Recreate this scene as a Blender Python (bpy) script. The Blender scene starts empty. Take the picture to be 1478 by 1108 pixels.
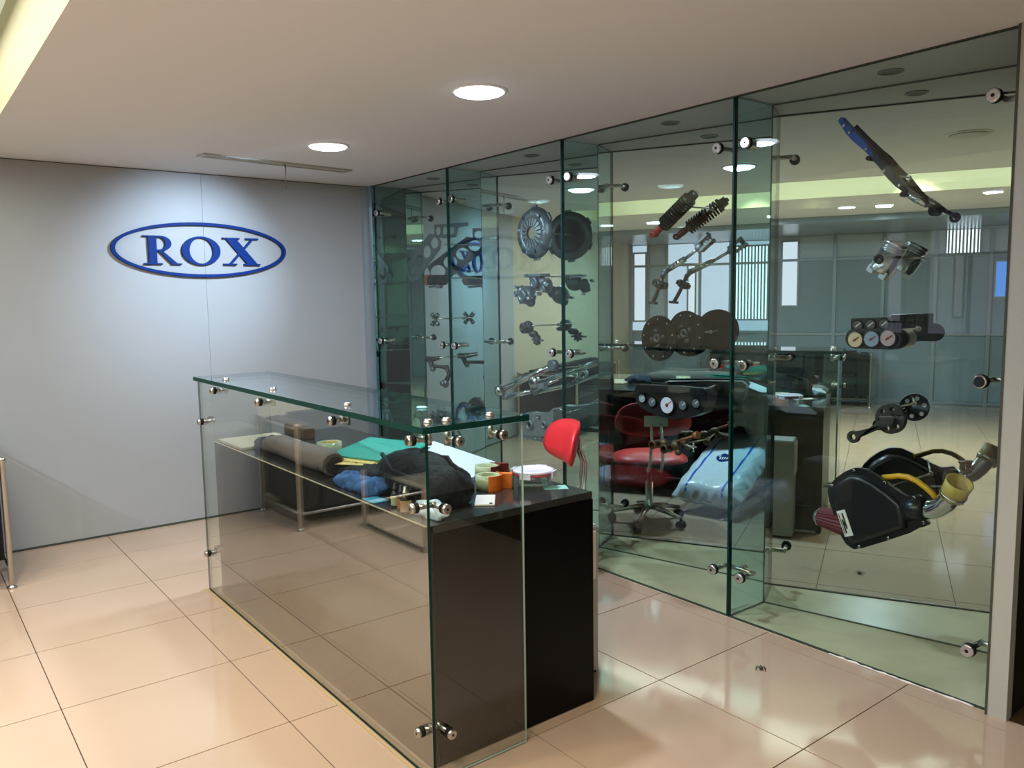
import bpy, bmesh, math, random
from mathutils import Vector, Matrix
random.seed(4)
PI = math.pi
S = bpy.context.scene
COL = S.collection

# ------------------------------------------------------------------ camera
FPX, YAW, PITCH, ROLL, EYE = 1162.5, 0.65931, 0.10670, -0.01503, 1.5285
CEIL = 2.408
fw = Vector((math.sin(YAW) * math.cos(PITCH), math.cos(YAW) * math.cos(PITCH), -math.sin(PITCH)))
rt0 = Vector((math.cos(YAW), -math.sin(YAW), 0))
up0 = rt0.cross(fw)
rt = rt0 * math.cos(ROLL) + up0 * math.sin(ROLL)
up = up0 * math.cos(ROLL) - rt0 * math.sin(ROLL)
cam = bpy.data.cameras.new('camera')
cam.sensor_width = 36.0
cam.lens = FPX / 1478 * 36.0
cam.clip_start = 0.05
camo = bpy.data.objects.new('camera', cam)
COL.objects.link(camo)
M3 = Matrix((rt, up, -fw)).transposed()
camo.matrix_world = Matrix.Translation((0, 0, EYE)) @ M3.to_4x4()
S.camera = camo

# ------------------------------------------------------------------ world, light, exposure
S.view_settings.view_transform = 'Standard'
S.view_settings.look = 'None'
S.view_settings.gamma = 1
S.view_settings.use_curve_mapping = False
S.view_settings.exposure = 0.34
w = bpy.data.worlds.new('world')
S.world = w
w.use_nodes = True
w.node_tree.nodes['Background'].inputs[0].default_value = (0.6, 0.75, 1.0, 1)
w.node_tree.nodes['Background'].inputs[1].default_value = 0.15
S.cycles.transparent_max_bounces = 32
S.cycles.max_bounces = 10
S.cycles.glossy_bounces = 8
S.cycles.diffuse_bounces = 7
S.cycles.sample_clamp_indirect = 6
S.cycles.caustics_reflective = False
S.cycles.caustics_refractive = False


def light(name, kind, loc, target, power, color, **kw):
    l = bpy.data.lights.new(name, kind)
    l.energy = power
    l.color = color
    for k, v in kw.items():
        setattr(l, k, v)
    o = bpy.data.objects.new(name, l)
    COL.objects.link(o)
    o.location = loc
    d = Vector(target) - Vector(loc)
    o.rotation_euler = d.to_track_quat('-Z', 'Y').to_euler()
    return o


COOL = (0.72, 0.84, 1.0)
WARM = (1.0, 0.80, 0.58)
# ceiling downlights that are switched on
for n, p in (('downlight_lamp', (2.08, 2.882)), ('downlight_lamp', (2.08, 4.367)), ('downlight_lamp', (-1.67, 3.11)),
             ('downlight_lamp', (-1.74, 1.84)), ('downlight_lamp', (-1.7, 4.5))):
    light(n, 'AREA', (p[0], p[1], CEIL - 0.02), (p[0], p[1], 0), 34, COOL, shape='DISK', size=0.15)
# the lamp by the sign throws a scallop on the grey wall
light('sign_spot', 'SPOT', (1.95, 4.367, CEIL - 0.03), (1.68, 5.76, 1.74), 145, (0.55, 0.74, 1.0), spot_size=1.05,
      spot_blend=1.0, shadow_soft_size=0.05)
# warm halogen spots before the counter; unseen ones aimed left added to lift bounce
for p, t, e in (((0.1, 3.6, 2.62), (0.95, 4.0, 0), 85), ((0.1, 2.4, 2.62), (0.9, 2.6, 0), 62),
                ((0.1, 1.0, 2.62), (1.1, 1.4, 0), 62), ((0.1, 0.6, 2.62), (2.0, 1.2, 0), 62),
                ((-0.3, 4.6, 2.62), (0.3, 4.3, 0), 35), ((-0.5, 3.2, 2.62), (-1.4, 3.0, 0), 170),
                ((-0.5, 1.6, 2.62), (-1.6, 1.4, 0), 210), ((-0.5, 0.4, 2.62), (-2.0, 0.4, 0), 150)):
    light('halogen_fill_spot', 'SPOT', p, t, e, WARM, spot_size=1.3, spot_blend=0.7, shadow_soft_size=0.06)
light('recess_cove', 'AREA', (-0.12, 2.0, 2.70), (-0.12, 2.0, 0), 80, (1.0, 0.95, 0.84), shape='RECTANGLE', size=1.0, size_y=5.6)


# ------------------------------------------------------------------ materials
def lin(h):
    c = [int(h[i:i + 2], 16) / 255 for i in (0, 2, 4)]
    return tuple(x / 12.92 if x <= 0.04045 else ((x + 0.055) / 1.055) ** 2.4 for x in c) + (1,)


def mat(name, col, rough=0.5, metal=0.0, noise=0.0, nscale=8.0, bump=0.0, bscale=40.0, ior=1.5, coat=0.0, emit=None, estr=0.0, detail=4,
        trans=0.0, alpha=1.0):
    m = bpy.data.materials.new(name)
    m.use_nodes = True
    nt = m.node_tree
    b = nt.nodes['Principled BSDF']
    c = lin(col) if isinstance(col, str) else col
    b.inputs['Base Color'].default_value = c
    b.inputs['Roughness'].default_value = rough
    b.inputs['Metallic'].default_value = metal
    b.inputs['IOR'].default_value = ior
    b.inputs['Coat Weight'].default_value = coat
    b.inputs['Coat Roughness'].default_value = 0.05
    b.inputs['Alpha'].default_value = alpha
    if emit is not None:
        b.inputs['Emission Color'].default_value = lin(emit)
        b.inputs['Emission Strength'].default_value = estr
    tc = nt.nodes.new('ShaderNodeTexCoord')
    if noise > 0:
        n = nt.nodes.new('ShaderNodeTexNoise')
        n.inputs['Scale'].default_value = nscale
        n.inputs['Detail'].default_value = detail
        nt.links.new(tc.outputs['Object'], n.inputs['Vector'])
        mx = nt.nodes.new('ShaderNodeMix')
        mx.data_type = 'RGBA'
        mx.inputs['A'].default_value = tuple(x * (1 - noise) for x in c[:3]) + (1,)
        mx.inputs['B'].default_value = tuple(min(1, x * (1 + noise)) for x in c[:3]) + (1,)
        nt.links.new(n.outputs['Fac'], mx.inputs['Factor'])
        nt.links.new(mx.outputs['Result'], b.inputs['Base Color'])
    if bump > 0:
        n2 = nt.nodes.new('ShaderNodeTexNoise')
        n2.inputs['Scale'].default_value = bscale
        n2.inputs['Detail'].default_value = 3
        nt.links.new(tc.outputs['Object'], n2.inputs['Vector'])
        bp = nt.nodes.new('ShaderNodeBump')
        bp.inputs['Strength'].default_value = bump
        bp.inputs['Distance'].default_value = 0.01
        nt.links.new(n2.outputs['Fac'], bp.inputs['Height'])
        nt.links.new(bp.outputs['Normal'], b.inputs['Normal'])
    return m


def glass(name, tint, ior=1.5, gain=1.0):
    """architectural glass: clear tinted transmission plus Fresnel mirror reflection"""
    m = bpy.data.materials.new(name)
    m.use_nodes = True
    nt = m.node_tree
    nt.nodes.clear()
    out = nt.nodes.new('ShaderNodeOutputMaterial')
    tr = nt.nodes.new('ShaderNodeBsdfTransparent')
    tr.inputs['Color'].default_value = tint + (1,)
    gl = nt.nodes.new('ShaderNodeBsdfGlossy')
    gl.inputs['Roughness'].default_value = 0.0
    gl.inputs['Color'].default_value = (gain, gain, gain, 1)
    geo = nt.nodes.new('ShaderNodeNewGeometry')
    mp = nt.nodes.new('ShaderNodeMapRange')
    mp.inputs['To Min'].default_value = ior
    mp.inputs['To Max'].default_value = 1 / ior
    fr = nt.nodes.new('ShaderNodeFresnel')
    mx = nt.nodes.new('ShaderNodeMixShader')
    nt.links.new(geo.outputs['Backfacing'], mp.inputs['Value'])
    nt.links.new(mp.outputs['Result'], fr.inputs['IOR'])
    nt.links.new(fr.outputs['Fac'], mx.inputs['Fac'])
    nt.links.new(tr.outputs['BSDF'], mx.inputs[1])
    nt.links.new(gl.outputs['BSDF'], mx.inputs[2])
    nt.links.new(mx.outputs['Shader'], out.inputs['Surface'])
    return m


def mirror(name, col):
    m = bpy.data.materials.new(name)
    m.use_nodes = True
    nt = m.node_tree
    nt.nodes.clear()
    out = nt.nodes.new('ShaderNodeOutputMaterial')
    gl = nt.nodes.new('ShaderNodeBsdfGlossy')
    gl.inputs['Roughness'].default_value = 0.0
    gl.inputs['Color'].default_value = col + (1,)
    nt.links.new(gl.outputs['BSDF'], out.inputs['Surface'])
    return m


M = {}
M['tile'] = mat('polished_tile', 'ad9782', 0.09, noise=0.05, nscale=2.5, detail=6, ior=1.5)
M['grout'] = mat('grout', '38291d', 0.8)
M['ceiling'] = mat('ceiling_paint', 'e4e6e8', 0.75)
M['soffit'] = mat('soffit_paint', 'c9c5ba', 0.75)
M['laminate'] = mat('grey_laminate', '979998', 0.48, metal=0.0, noise=0.02, nscale=3)
M['beige'] = mat('beige_wall', 'b8ad92', 0.7)
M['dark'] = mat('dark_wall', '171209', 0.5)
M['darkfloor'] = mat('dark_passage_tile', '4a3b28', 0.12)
M['alu'] = mat('aluminium', 'a9adb0', 0.35, metal=0.8)
M['frame'] = mat('grey_frame', '9aa2a8', 0.4, metal=0.4)
M['panel'] = mat('grey_panel', '8b9aa4', 0.25, noise=0.04, nscale=4)
M['panel_hi'] = mat('pale_panel', 'bcc8d0', 0.3)
M['gasket'] = mat('dark_joint', '3a3f34', 0.7)
M['recess'] = mat('recess_paint', 'b6b296', 0.7)
M['white'] = mat('white_paint', 'a8aaa2', 0.3)
M['trimwhite'] = mat('lamp_trim', 'e8e8e6', 0.4)
M['stone'] = mat('dusty_stone', 'cbbf9b', 0.3, noise=0.34, nscale=4, detail=8)
M['pane'] = glass('showcase_glass', (0.89, 0.95, 0.94), ior=1.38)
M['fin'] = glass('fin_glass', (0.79, 0.925, 0.93))
M['front'] = glass('counter_front_glass', (0.94, 0.965, 0.95), ior=2.5)
M['clear'] = glass('counter_glass', (0.94, 0.965, 0.95))
M['top'] = glass('counter_top_glass', (0.86, 0.94, 0.93), ior=2.0)
M['edge'] = mat('glass_edge', '0b2f2b', 0.45, ior=1.2, noise=0.2, nscale=6)
M['edge_pale'] = mat('glass_edge_pale', '9fb3a8', 0.2)
M['channel'] = mat('floor_channel', 'a8946f', 0.6)
M['mirror'] = mirror('grey_green_mirror', (0.82, 0.865, 0.84))
M['mirror_dark'] = mirror('dark_mirror', (0.28, 0.46, 0.44))
M['blacklac'] = mat('black_lacquer', '14110e', 0.6, ior=1.3)
M['blackmat'] = mat('black_laminate', '080706', 0.25, ior=1.22)
M['desktop'] = mat('dark_desk_top', '2b2d2b', 0.12, ior=1.8)
M['steel'] = mat('brushed_steel', 'b9b3aa', 0.28, metal=1.0)
M['chrome'] = mat('chrome', 'd2d6da', 0.08, metal=1.0)
M['rubber'] = mat('black_rubber', '0c0c0c', 0.7, ior=1.3)
M['iron'] = mat('dark_iron', '37312d', 0.5, metal=0.2, noise=0.25, nscale=30)
M['satin'] = mat('satin_aluminium', 'c9ccce', 0.22, metal=0.85)
M['cast'] = mat('cast_metal', '868a8c', 0.45, metal=0.7, noise=0.25, nscale=40, bump=0.3)
M['alloy'] = mat('grey_alloy', '6f7478', 0.4, metal=0.7, noise=0.25, nscale=30, bump=0.3)
M['brass'] = mat('worn_brass', '5c4733', 0.4, metal=0.5, noise=0.3, nscale=30)
M['copper'] = mat('rusty_orange', '9a5b36', 0.5, metal=0.5, noise=0.25, nscale=30)
M['friction'] = mat('friction_lining', '0c0b0a', 0.8, ior=1.15, noise=0.2, nscale=40)
M['bluemetal'] = mat('blue_metal', '0a4a9c', 0.4, ior=1.2, metal=0.0, noise=0.3, nscale=25, coat=0.1)
M['tealmetal'] = mat('dark_teal_metal', '0a2438', 0.4, ior=1.2, metal=0.0, noise=0.5, nscale=25)
M['red'] = mat('red_upholstery', 'c4151d', 0.42)
M['reddark'] = mat('red_paint', '8c1c1c', 0.4)
M['filter'] = mat('red_filter', '5d1420', 0.6, bump=0.2)
M['yellow'] = mat('yellow_rubber', 'dca51c', 0.4)
M['cream'] = mat('cream_silicone', 'b79d45', 0.45)
M['blackplastic'] = mat('black_plastic', '17181b', 0.33, coat=0.2)
M['plate'] = mat('white_print', 'ded9d0', 0.4)
M['ink'] = mat('black_print', '151515', 0.5)
M['blue'] = mat('sign_blue', '042a6a', 0.55, ior=1.2)
M['leather'] = mat('black_leather', '0e0f11', 0.45, ior=1.35, bump=0.25, bscale=120)
M['cushion'] = mat('grey_leather', '4a4a4a', 0.42, bump=0.25, bscale=90)
M['bagwhite'] = mat('white_plastic_film', 'cfe0ea', 0.2, bump=0.9, bscale=9, coat=0.3)
M['bagblue'] = mat('blue_stripe', '1560c8', 0.3)
M['off'] = mat('unlit_lens', 'd6d3cc', 0.4)
M['hole'] = mat('black_hole', '050505', 0.8)


def emitter(name, col, strength):
    return mat(name, '000000', 0.5, emit=col, estr=strength)


M['lamp'] = emitter('lamp_disc', 'e6efff', 9.0)
M['lampfar'] = emitter('lamp_disc_far', 'e6efff', 6.0)
M['day'] = emitter('daylight_pane', 'e4e0f2', 2.6)
M['daypink'] = emitter('daylight_pane_pink', 'e8dff0', 1.2)
M['dayblue'] = emitter('blue_lit_sign', '5f8fe8', 1.0)
M['daysoft'] = emitter('frosted_lit_pane', 'bdbfd4', 1.35)
M['cove'] = emitter('luminous_recess', 'e6e8c4', 0.6)


# ------------------------------------------------------------------ builders
class B:
    def __init__(s):
        s.bm = bmesh.new()

    def box(s, x0, x1, y0, y1, z0, z1, mi=0):
        vs = [s.bm.verts.new(p) for p in ((x0, y0, z0), (x1, y0, z0), (x1, y1, z0), (x0, y1, z0), (x0, y0, z1), (x1, y0, z1), (x1, y1, z1), (x0, y1, z1))]
        for f in ((0, 3, 2, 1), (4, 5, 6, 7), (0, 1, 5, 4), (1, 2, 6, 5), (2, 3, 7, 6), (3, 0, 4, 7)):
            s.bm.faces.new([vs[i] for i in f]).material_index = mi
        return s

    def obox(s, c, ax, ay, az, hx, hy, hz):
        """oriented box"""
        c = Vector(c)
        ax, ay, az = Vector(ax).normalized() * hx, Vector(ay).normalized() * hy, Vector(az).normalized() * hz
        vs = [s.bm.verts.new(c + ax * i + ay * j + az * k) for i, j, k in ((-1, -1, -1), (1, -1, -1), (1, 1, -1), (-1, 1, -1), (-1, -1, 1), (1, -1, 1), (1, 1, 1), (-1, 1, 1))]
        for f in ((0, 3, 2, 1), (4, 5, 6, 7), (0, 1, 5, 4), (1, 2, 6, 5), (2, 3, 7, 6), (3, 0, 4, 7)):
            s.bm.faces.new([vs[i] for i in f])
        return s

    @staticmethod
    def basis(d):
        d = Vector(d).normalized()
        a = Vector((0, 0, 1)) if abs(d.z) < 0.9 else Vector((1, 0, 0))
        u = d.cross(a).normalized()
        return d, u, d.cross(u).normalized()

    def lathe(s, o, d, prof, seg=20, cap=True):
        """revolve (t along axis, radius) about axis d through o"""
        o = Vector(o)
        d, u, v = s.basis(d)
        rings = []
        for t, r in prof:
            rings.append([s.bm.verts.new(o + d * t + (u * math.cos(2 * PI * k / seg) + v * math.sin(2 * PI * k / seg)) * max(r, 1e-4)) for k in range(seg)])
        for a, b in zip(rings, rings[1:]):
            for k in range(seg):
                f = s.bm.faces.new((a[k], a[(k + 1) % seg], b[(k + 1) % seg], b[k]))
                f.smooth = True
        if cap:
            s.bm.faces.new(rings[0][::-1])
            s.bm.faces.new(rings[-1])
        return s

    def cyl(s, p0, p1, r, r1=None, seg=14):
        p0, p1 = Vector(p0), Vector(p1)
        return s.lathe(p0, p1 - p0, [(0, r), ((p1 - p0).length, r if r1 is None else r1)], seg)

    def tube(s, pts, r, seg=8, closed=False):
        pts = [Vector(p) for p in pts]
        n = len(pts)
        rings = []
        pu = None
        for i, p in enumerate(pts):
            a = pts[(i - 1) % n] if closed or i > 0 else p
            b = pts[(i + 1) % n] if closed or i < n - 1 else p
            d = (b - a).normalized()
            if pu is None:
                _, pu, _ = s.basis(d)
            u = (pu - d * pu.dot(d)).normalized()
            pu = u
            v = d.cross(u)
            rr = r[i] if isinstance(r, (list, tuple)) else r
            rings.append([s.bm.verts.new(p + (u * math.cos(2 * PI * k / seg) + v * math.sin(2 * PI * k / seg)) * rr) for k in range(seg)])
        m = n if closed else n - 1
        for i in range(m):
            a, b = rings[i], rings[(i + 1) % n]
            for k in range(seg):
                f = s.bm.faces.new((a[k], a[(k + 1) % seg], b[(k + 1) % seg], b[k]))
                f.smooth = True
        if not closed:
            s.bm.faces.new(rings[0][::-1])
            s.bm.faces.new(rings[-1])
        return s

    def prism(s, pts, ext, smooth=False):
        ext = Vector(ext)
        a = [s.bm.verts.new(Vector(p)) for p in pts]
        b = [s.bm.verts.new(Vector(p) + ext) for p in pts]
        s.bm.faces.new(a[::-1])
        s.bm.faces.new(b)
        n = len(pts)
        for i in range(n):
            f = s.bm.faces.new((a[i], a[(i + 1) % n], b[(i + 1) % n], b[i]))
            f.smooth = smooth
        return s

    def sphere(s, c, r, sx=1, sy=1, sz=1, seg=14):
        mtx = Matrix.Translation(c) @ Matrix.Diagonal((sx, sy, sz, 1))
        r0 = bmesh.ops.create_uvsphere(s.bm, u_segments=seg, v_segments=max(6, seg * 2 // 3), radius=r, matrix=mtx)
        for v in r0['verts']:
            for f in v.link_faces:
                f.smooth = True
        return s

    def grid(s, fn, nu, nv, smooth=True):
        g = [[s.bm.verts.new(fn(i / nu, j / nv)) for j in range(nv + 1)] for i in range(nu + 1)]
        for i in range(nu):
            for j in range(nv):
                f = s.bm.faces.new((g[i][j], g[i + 1][j], g[i + 1][j + 1], g[i][j + 1]))
                f.smooth = smooth
        return s

    def mesh(s, name, mats, bevel=0.0):
        if bevel > 0:
            bmesh.ops.bevel(s.bm, geom=s.bm.edges[:], offset=bevel, segments=2, affect='EDGES', clamp_overlap=True)
        bmesh.ops.recalc_face_normals(s.bm, faces=s.bm.faces[:])
        me = bpy.data.meshes.new(name)
        s.bm.to_mesh(me)
        s.bm.free()
        for m in (mats if isinstance(mats, (list, tuple)) else [mats]):
            me.materials.append(m)
        return me

    def obj(s, name, mats, parent=None, bevel=0.0, label=None):
        return link(name, s.mesh(name, mats, bevel), parent, label)


def link(name, me, parent=None, label=None):
    o = bpy.data.objects.new(name, me)
    COL.objects.link(o)
    if parent is not None:
        o.parent = parent
    if label:
        o['label'] = label
    return o


def tag(o, label, cat, group=None):
    o['label'] = label
    o['category'] = cat
    if group:
        o['group'] = group
    return o


def thing(name, label, cat, loc=(0, 0, 0), rz=0.0, group=None):
    o = bpy.data.objects.new(name, None)
    o.empty_display_size = 0.05
    COL.objects.link(o)
    o.location = loc
    o.rotation_euler = (0, 0, rz)
    return tag(o, label, cat, group)


def struct(o):
    o['kind'] = 'structure'
    return o


def dup(root, loc, rz, label, group=None):
    r = root.copy()
    COL.objects.link(r)
    r.location = loc
    r.rotation_euler = (0, 0, rz)
    r['label'] = label
    for ch in list(root.children):
        c = ch.copy()
        COL.objects.link(c)
        c.parent = r
        for g in list(ch.children):
            d = g.copy()
            COL.objects.link(d)
            d.parent = c
    return r


def plate(outline, holes, thick, name, m, parent=None, bevel=0.0, res=1):
    """flat plate in the local x-z plane with real holes, thickness along y"""
    cu = bpy.data.curves.new(name, 'CURVE')
    cu.dimensions = '2D'
    cu.fill_mode = 'BOTH'
    cu.extrude = thick / 2
    cu.bevel_depth = bevel
    for loop in [outline] + list(holes):
        sp = cu.splines.new('POLY')
        sp.points.add(len(loop) - 1)
        for i, p in enumerate(loop):
            sp.points[i].co = (p[0], p[1], 0, 1)
        sp.use_cyclic_u = True
    tmp = bpy.data.objects.new('tmp', cu)
    me = bpy.data.meshes.new_from_object(tmp)
    bpy.data.objects.remove(tmp)
    bpy.data.curves.remove(cu)
    me.transform(Matrix.Rotation(PI / 2, 4, 'X'))
    me.materials.clear()
    me.materials.append(m)
    me.name = name
    return link(name, me, parent)


def ell(cx, cz, rx, rz=None, n=28, a0=0.0):
    rz = rx if rz is None else rz
    return [(cx + rx * math.cos(2 * PI * k / n + a0), cz + rz * math.sin(2 * PI * k / n + a0)) for k in range(n)]


def at(x, y, axis, val):
    """point where the sight line of photograph pixel (x, y) meets the plane axis = val"""
    d = rt * ((x - 739) / FPX) - up * ((y - 554) / FPX) + fw
    o = Vector((0, 0, EYE))
    t = (val - o[axis]) / d[axis]
    return o + d * t


# ================================================================== THE ROOM
GX, GY, TS = 1.057, 4.64, 0.64          # tile grid
XW, YB, YF = -4.9, 5.763, -1.12          # left wall, back wall, front wall
XF = 3.07                                # face of the glass showcase
FINS = [5.68, 4.65, 3.48, 2.31, 1.15]


floor = struct(B().box(XW, 5.2, YF - 0.05, 7.0, -0.06, -0.003).obj('floor', M['grout']))


def tile_mesh(x0, x1, y0, y1):
    b = B()
    g = 0.0018
    b.box(x0 + g, x1 - g, y0 + g, y1 - g, -0.010, 0.0)
    return b.mesh('tile', M['tile'], 0.0007)


full = tile_mesh(0, TS, 0, TS)
i0 = math.floor((XW - GX) / TS)
for i in range(i0, 4):
    for j in range(-9, 2):
        xa, xb = GX + TS * i, GX + TS * (i + 1)
        ya, yb = GY + TS * j, GY + TS * (j + 1)
        cx0, cx1, cy1 = max(xa, XW), min(xb, XF - 0.005), min(yb, YB - 0.005)
        if cx1 - cx0 < 0.03 or cy1 - ya < 0.03:
            continue
        if cx0 == xa and cx1 == xb and cy1 == yb:
            o = link('tile', full, floor)
            o.location = (xa, ya, 0)
        else:
            o = link('tile', tile_mesh(0, cx1 - cx0, 0, cy1 - ya), floor)
            o.location = (cx0, ya, 0)
# dark passage floor on the right
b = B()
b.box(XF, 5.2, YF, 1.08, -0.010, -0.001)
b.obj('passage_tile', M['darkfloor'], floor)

# ceiling with its light recess
RX0, RX1, RY1 = -0.75, 0.50, 5.2
b = B()
b.box(XW, RX0, YF, YB + 0.1, CEIL, CEIL + 0.06)
b.box(RX1, 5.2, YF, 7.0, CEIL, CEIL + 0.06)
b.box(RX0, RX1, RY1, YB + 0.1, CEIL, CEIL + 0.06)
ceiling = struct(b.obj('ceiling', M['ceiling']))
b = B()
b.box(RX0 - 0.02, RX0 + 0.002, YF, RY1, CEIL + 0.001, 2.80)
b.box(RX1 - 0.002, RX1 + 0.02, YF, RY1, CEIL + 0.001, 2.80)
b.box(RX0, RX1, RY1 - 0.002, RY1 + 0.02, CEIL + 0.001, 2.80)
b.obj('recess_side', M['recess'], ceiling)
b = B()
b.box(RX0, RX1, YF, RY1, 2.78, 2.80)
b.obj('luminous_panel', M['cove'], ceiling, label='pale yellow lit panel in the ceiling recess')

# grey laminate back wall with a fine vertical seam
back = struct(B().box(0.42, 3.02, YB + 0.012, YB + 0.10, 0, CEIL).obj('wall_back', M['gasket']))
for xa, xb in ((0.42, 1.788), (1.7895, 3.0)):
    b = B()
    b.box(xa, xb, YB, YB + 0.013, 0.012, CEIL - 0.006)
    b.obj('panel', M['laminate'], back)
b = B()
b.box(XW, 0.42, YB, YB + 0.1, 0, CEIL)
struct(b.obj('wall_back_left', M['beige']))
b = B()
b.box(3.0, 3.055, YB - 0.035, YB + 0.05, 0, CEIL)
struct(b.obj('trim_1', M['frame']))
b = B()
b.box(0.42, 3.0, YB - 0.004, YB, 0, 0.012)
struct(b.obj('baseboard_back', M['gasket']))
b = B()
b.box(XW, 5.2, YF - 0.1, YF, 0, CEIL + 0.4)
struct(b.obj('wall_front', M['soffit']))
# dark passage on the right
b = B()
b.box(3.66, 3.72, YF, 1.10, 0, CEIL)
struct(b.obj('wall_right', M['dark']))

# left wall: aluminium framed office partition with lit windows
wl = struct(B().box(XW - 0.12, XW - 0.06, YF, YB, 0, CEIL).obj('wall_left', M['panel']))
MUL = [YF + 0.03, -0.55, -0.02, 0.56, 1.2, 1.84, 2.46, 3.25, 3.45, 4.15, 4.62, 5.15, 5.45, YB - 0.03]
for y in MUL:
    b = B()
    b.box(XW - 0.05, XW + 0.02, y - 0.022, y + 0.022, 0, CEIL)
    b.obj('mullion', M['frame'], wl)
for z in (0.03, 0.95, 2.0, CEIL - 0.06):
    b = B()
    b.box(XW - 0.04, XW + 0.012, YF, YB, z - 0.018, z + 0.018)
    b.obj('rail', M['frame'], wl)
for k, (ya, yb) in enumerate(zip(MUL, MUL[1:])):
    yc = (ya + yb) / 2
    for za, zb in ((0.05, 0.93), (0.97, 1.98), (2.02, CEIL - 0.08)):
        m = M['panel'] if za < 2 else M['panel_hi']
        if yc > 3.4 and za > 0.9:
            m = M['daysoft']
        if 5.15 < yc < 5.45 and za > 0.9:
            m = M['panel_hi']
        b = B()
        b.box(XW - 0.03, XW - 0.01, ya + 0.022, yb - 0.022, za, zb)
        b.obj('pane', m, wl)


def window(n, y0, y1, z0, z1, m, slats=0):
    b = B()
    b.box(XW - 0.008, XW - 0.002, y0, y1, z0, z1)
    wo = struct(b.obj('window_%d' % n, m))
    b = B()
    for a in ((y0 - 0.025, y0, z0 - 0.025, z1 + 0.025), (y1, y1 + 0.025, z0 - 0.025, z1 + 0.025), (y0, y1, z0 - 0.025, z0), (y0, y1, z1, z1 + 0.025)):
        b.box(XW - 0.01, XW + 0.015, *a)
    b.obj('window_frame', M['frame'], wo)
    if slats:
        me = None
        for k in range(slats):
            y = y0 + (y1 - y0) * (k + 0.5) / slats
            if me is None:
                b = B()
                b.box(0, 0.004, -0.012, 0.012, 0, z1 - z0)
                me = b.mesh('blind_slat', M['white'])
            o = link('blind_slat', me, wo)
            o.location = (XW + 0.01, y, z0)
    return wo


window(1, 0.70, 1.08, 2.03, 2.33, M['day'], 9)
window(2, 0.12, 0.50, 1.45, 1.90, M['dayblue'])
window(3, 2.96, 3.16, 1.36, 2.26, M['daypink'])
window(4, 3.52, 4.10, 1.15, 2.25, M['day'], 12)
window(5, 4.70, 4.80, 1.2, 2.0, M['daypink'])
window(6, 5.50, 5.68, 1.13, 2.2, M['daypink'])
b = B()
b.box(XW, -2.7, YF, YB, CEIL - 0.07, CEIL - 0.001)
struct(b.obj('trim_2', M['panel']))


# ================================================================== CEILING FITTINGS
def downlight(x, y, r, lens, label, group):
    t = thing('downlight', label, 'ceiling light', (x, y, CEIL), 0, group)
    b = B()
    b.lathe((0, 0, 0), (0, 0, -1), [(0.0, r * 1.16), (0.004, r * 1.15), (0.008, r * 1.02), (0.003, r)], 32, cap=False)
    b.obj('trim_ring', M['trimwhite'], t)
    b = B()
    b.lathe((0, 0, -0.002), (0, 0, -1), [(0, r), (0.010, r * 0.97), (0.014, r * 0.85)], 32)
    b.obj('lens', lens, t)
    return t


gl = 'round recessed ceiling downlights'
downlight(2.08, 2.882, 0.105, M['lamp'], 'lit round downlight, the larger one nearer the middle of the ceiling', gl)
downlight(2.08, 4.367, 0.105, M['lamp'], 'lit round downlight nearest the grey sign wall', gl)
downlight(2.08, 1.40, 0.105, M['off'], 'unlit round downlight seen only as a pale ring in the right mirror bay', gl)
downlight(-1.67, 3.11, 0.085, M['lampfar'], 'lit downlight beyond the ceiling recess, mirrored beside the second glass fin', gl)
downlight(-1.74, 1.84, 0.085, M['lampfar'], 'lit downlight beyond the ceiling recess, mirrored behind the blue suspension arm', gl)
downlight(-1.7, 4.5, 0.085, M['lampfar'], 'lit downlight beyond the ceiling recess, nearest the sofa', gl)
for y, s in ((5.12, 'farthest left bay'), (3.975, 'bay with the clutch cover'), (2.85, 'bay with the shock absorber'), (1.70, 'right bay with the blue arm')):
    t = thing('soffit_downlight', 'small unlit grey downlight above the showcase in the ' + s, 'ceiling light', (3.262, y, CEIL), 0, 'unlit downlights over the showcase')
    b = B()
    b.lathe((0, 0, 0), (0, 0, -1), [(0, 0.05), (0.004, 0.05), (0.006, 0.042), (-0.0, 0.038)], 24, cap=False)
    b.obj('trim_ring', M['alloy'], t)
    b = B()
    b.lathe((0, 0, -0.001), (0, 0, -1), [(0, 0.039), (0.001, 0.039)], 24)
    b.obj('lens', M['iron'], t)

t = thing('slot_vent', 'long narrow white ceiling slot vent beside the grey sign wall', 'vent', (2.07, 5.07, CEIL), math.atan2(0.10, 1.02))
b = B()
b.box(-0.51, 0.51, -0.055, -0.035, -0.010, 0)
b.box(-0.51, 0.51, 0.035, 0.055, -0.010, 0)
b.box(-0.51, -0.49, -0.035, 0.035, -0.010, 0)
b.box(0.49, 0.51, -0.035, 0.035, -0.010, 0)
b.obj('vent_frame', M['white'], t)
for dy in (-0.018, 0.006, 0.028):
    b = B()
    b.box(-0.49, 0.49, dy - 0.008, dy + 0.004, -0.006, -0.001)
    b.obj('slat', M['soffit'], t)
o = B().tube([(2.105, 5.06, CEIL - 0.008), (2.108, 5.058, 2.36), (2.104, 5.06, 2.30), (2.108, 5.06, 2.245)], [0.004, 0.003, 0.0025, 0.004], 6).obj('pull_cord', M['brass'])
tag(o, 'thin brown cord hanging from the ceiling slot vent', 'cord')

# ================================================================== WALL SIGN
t = thing('rox_sign', 'blue oval ROX sign with raised serif letters on the grey wall', 'sign', (1.777, YB, 1.887), 0)
plate(ell(0, 0, 0.588, 0.186, 72), [ell(0, 0, 0.563, 0.166, 72)], 0.028, 'oval_ring', M['blue'], t).location = (0, -0.016, 0)
H = 0.19


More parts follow.
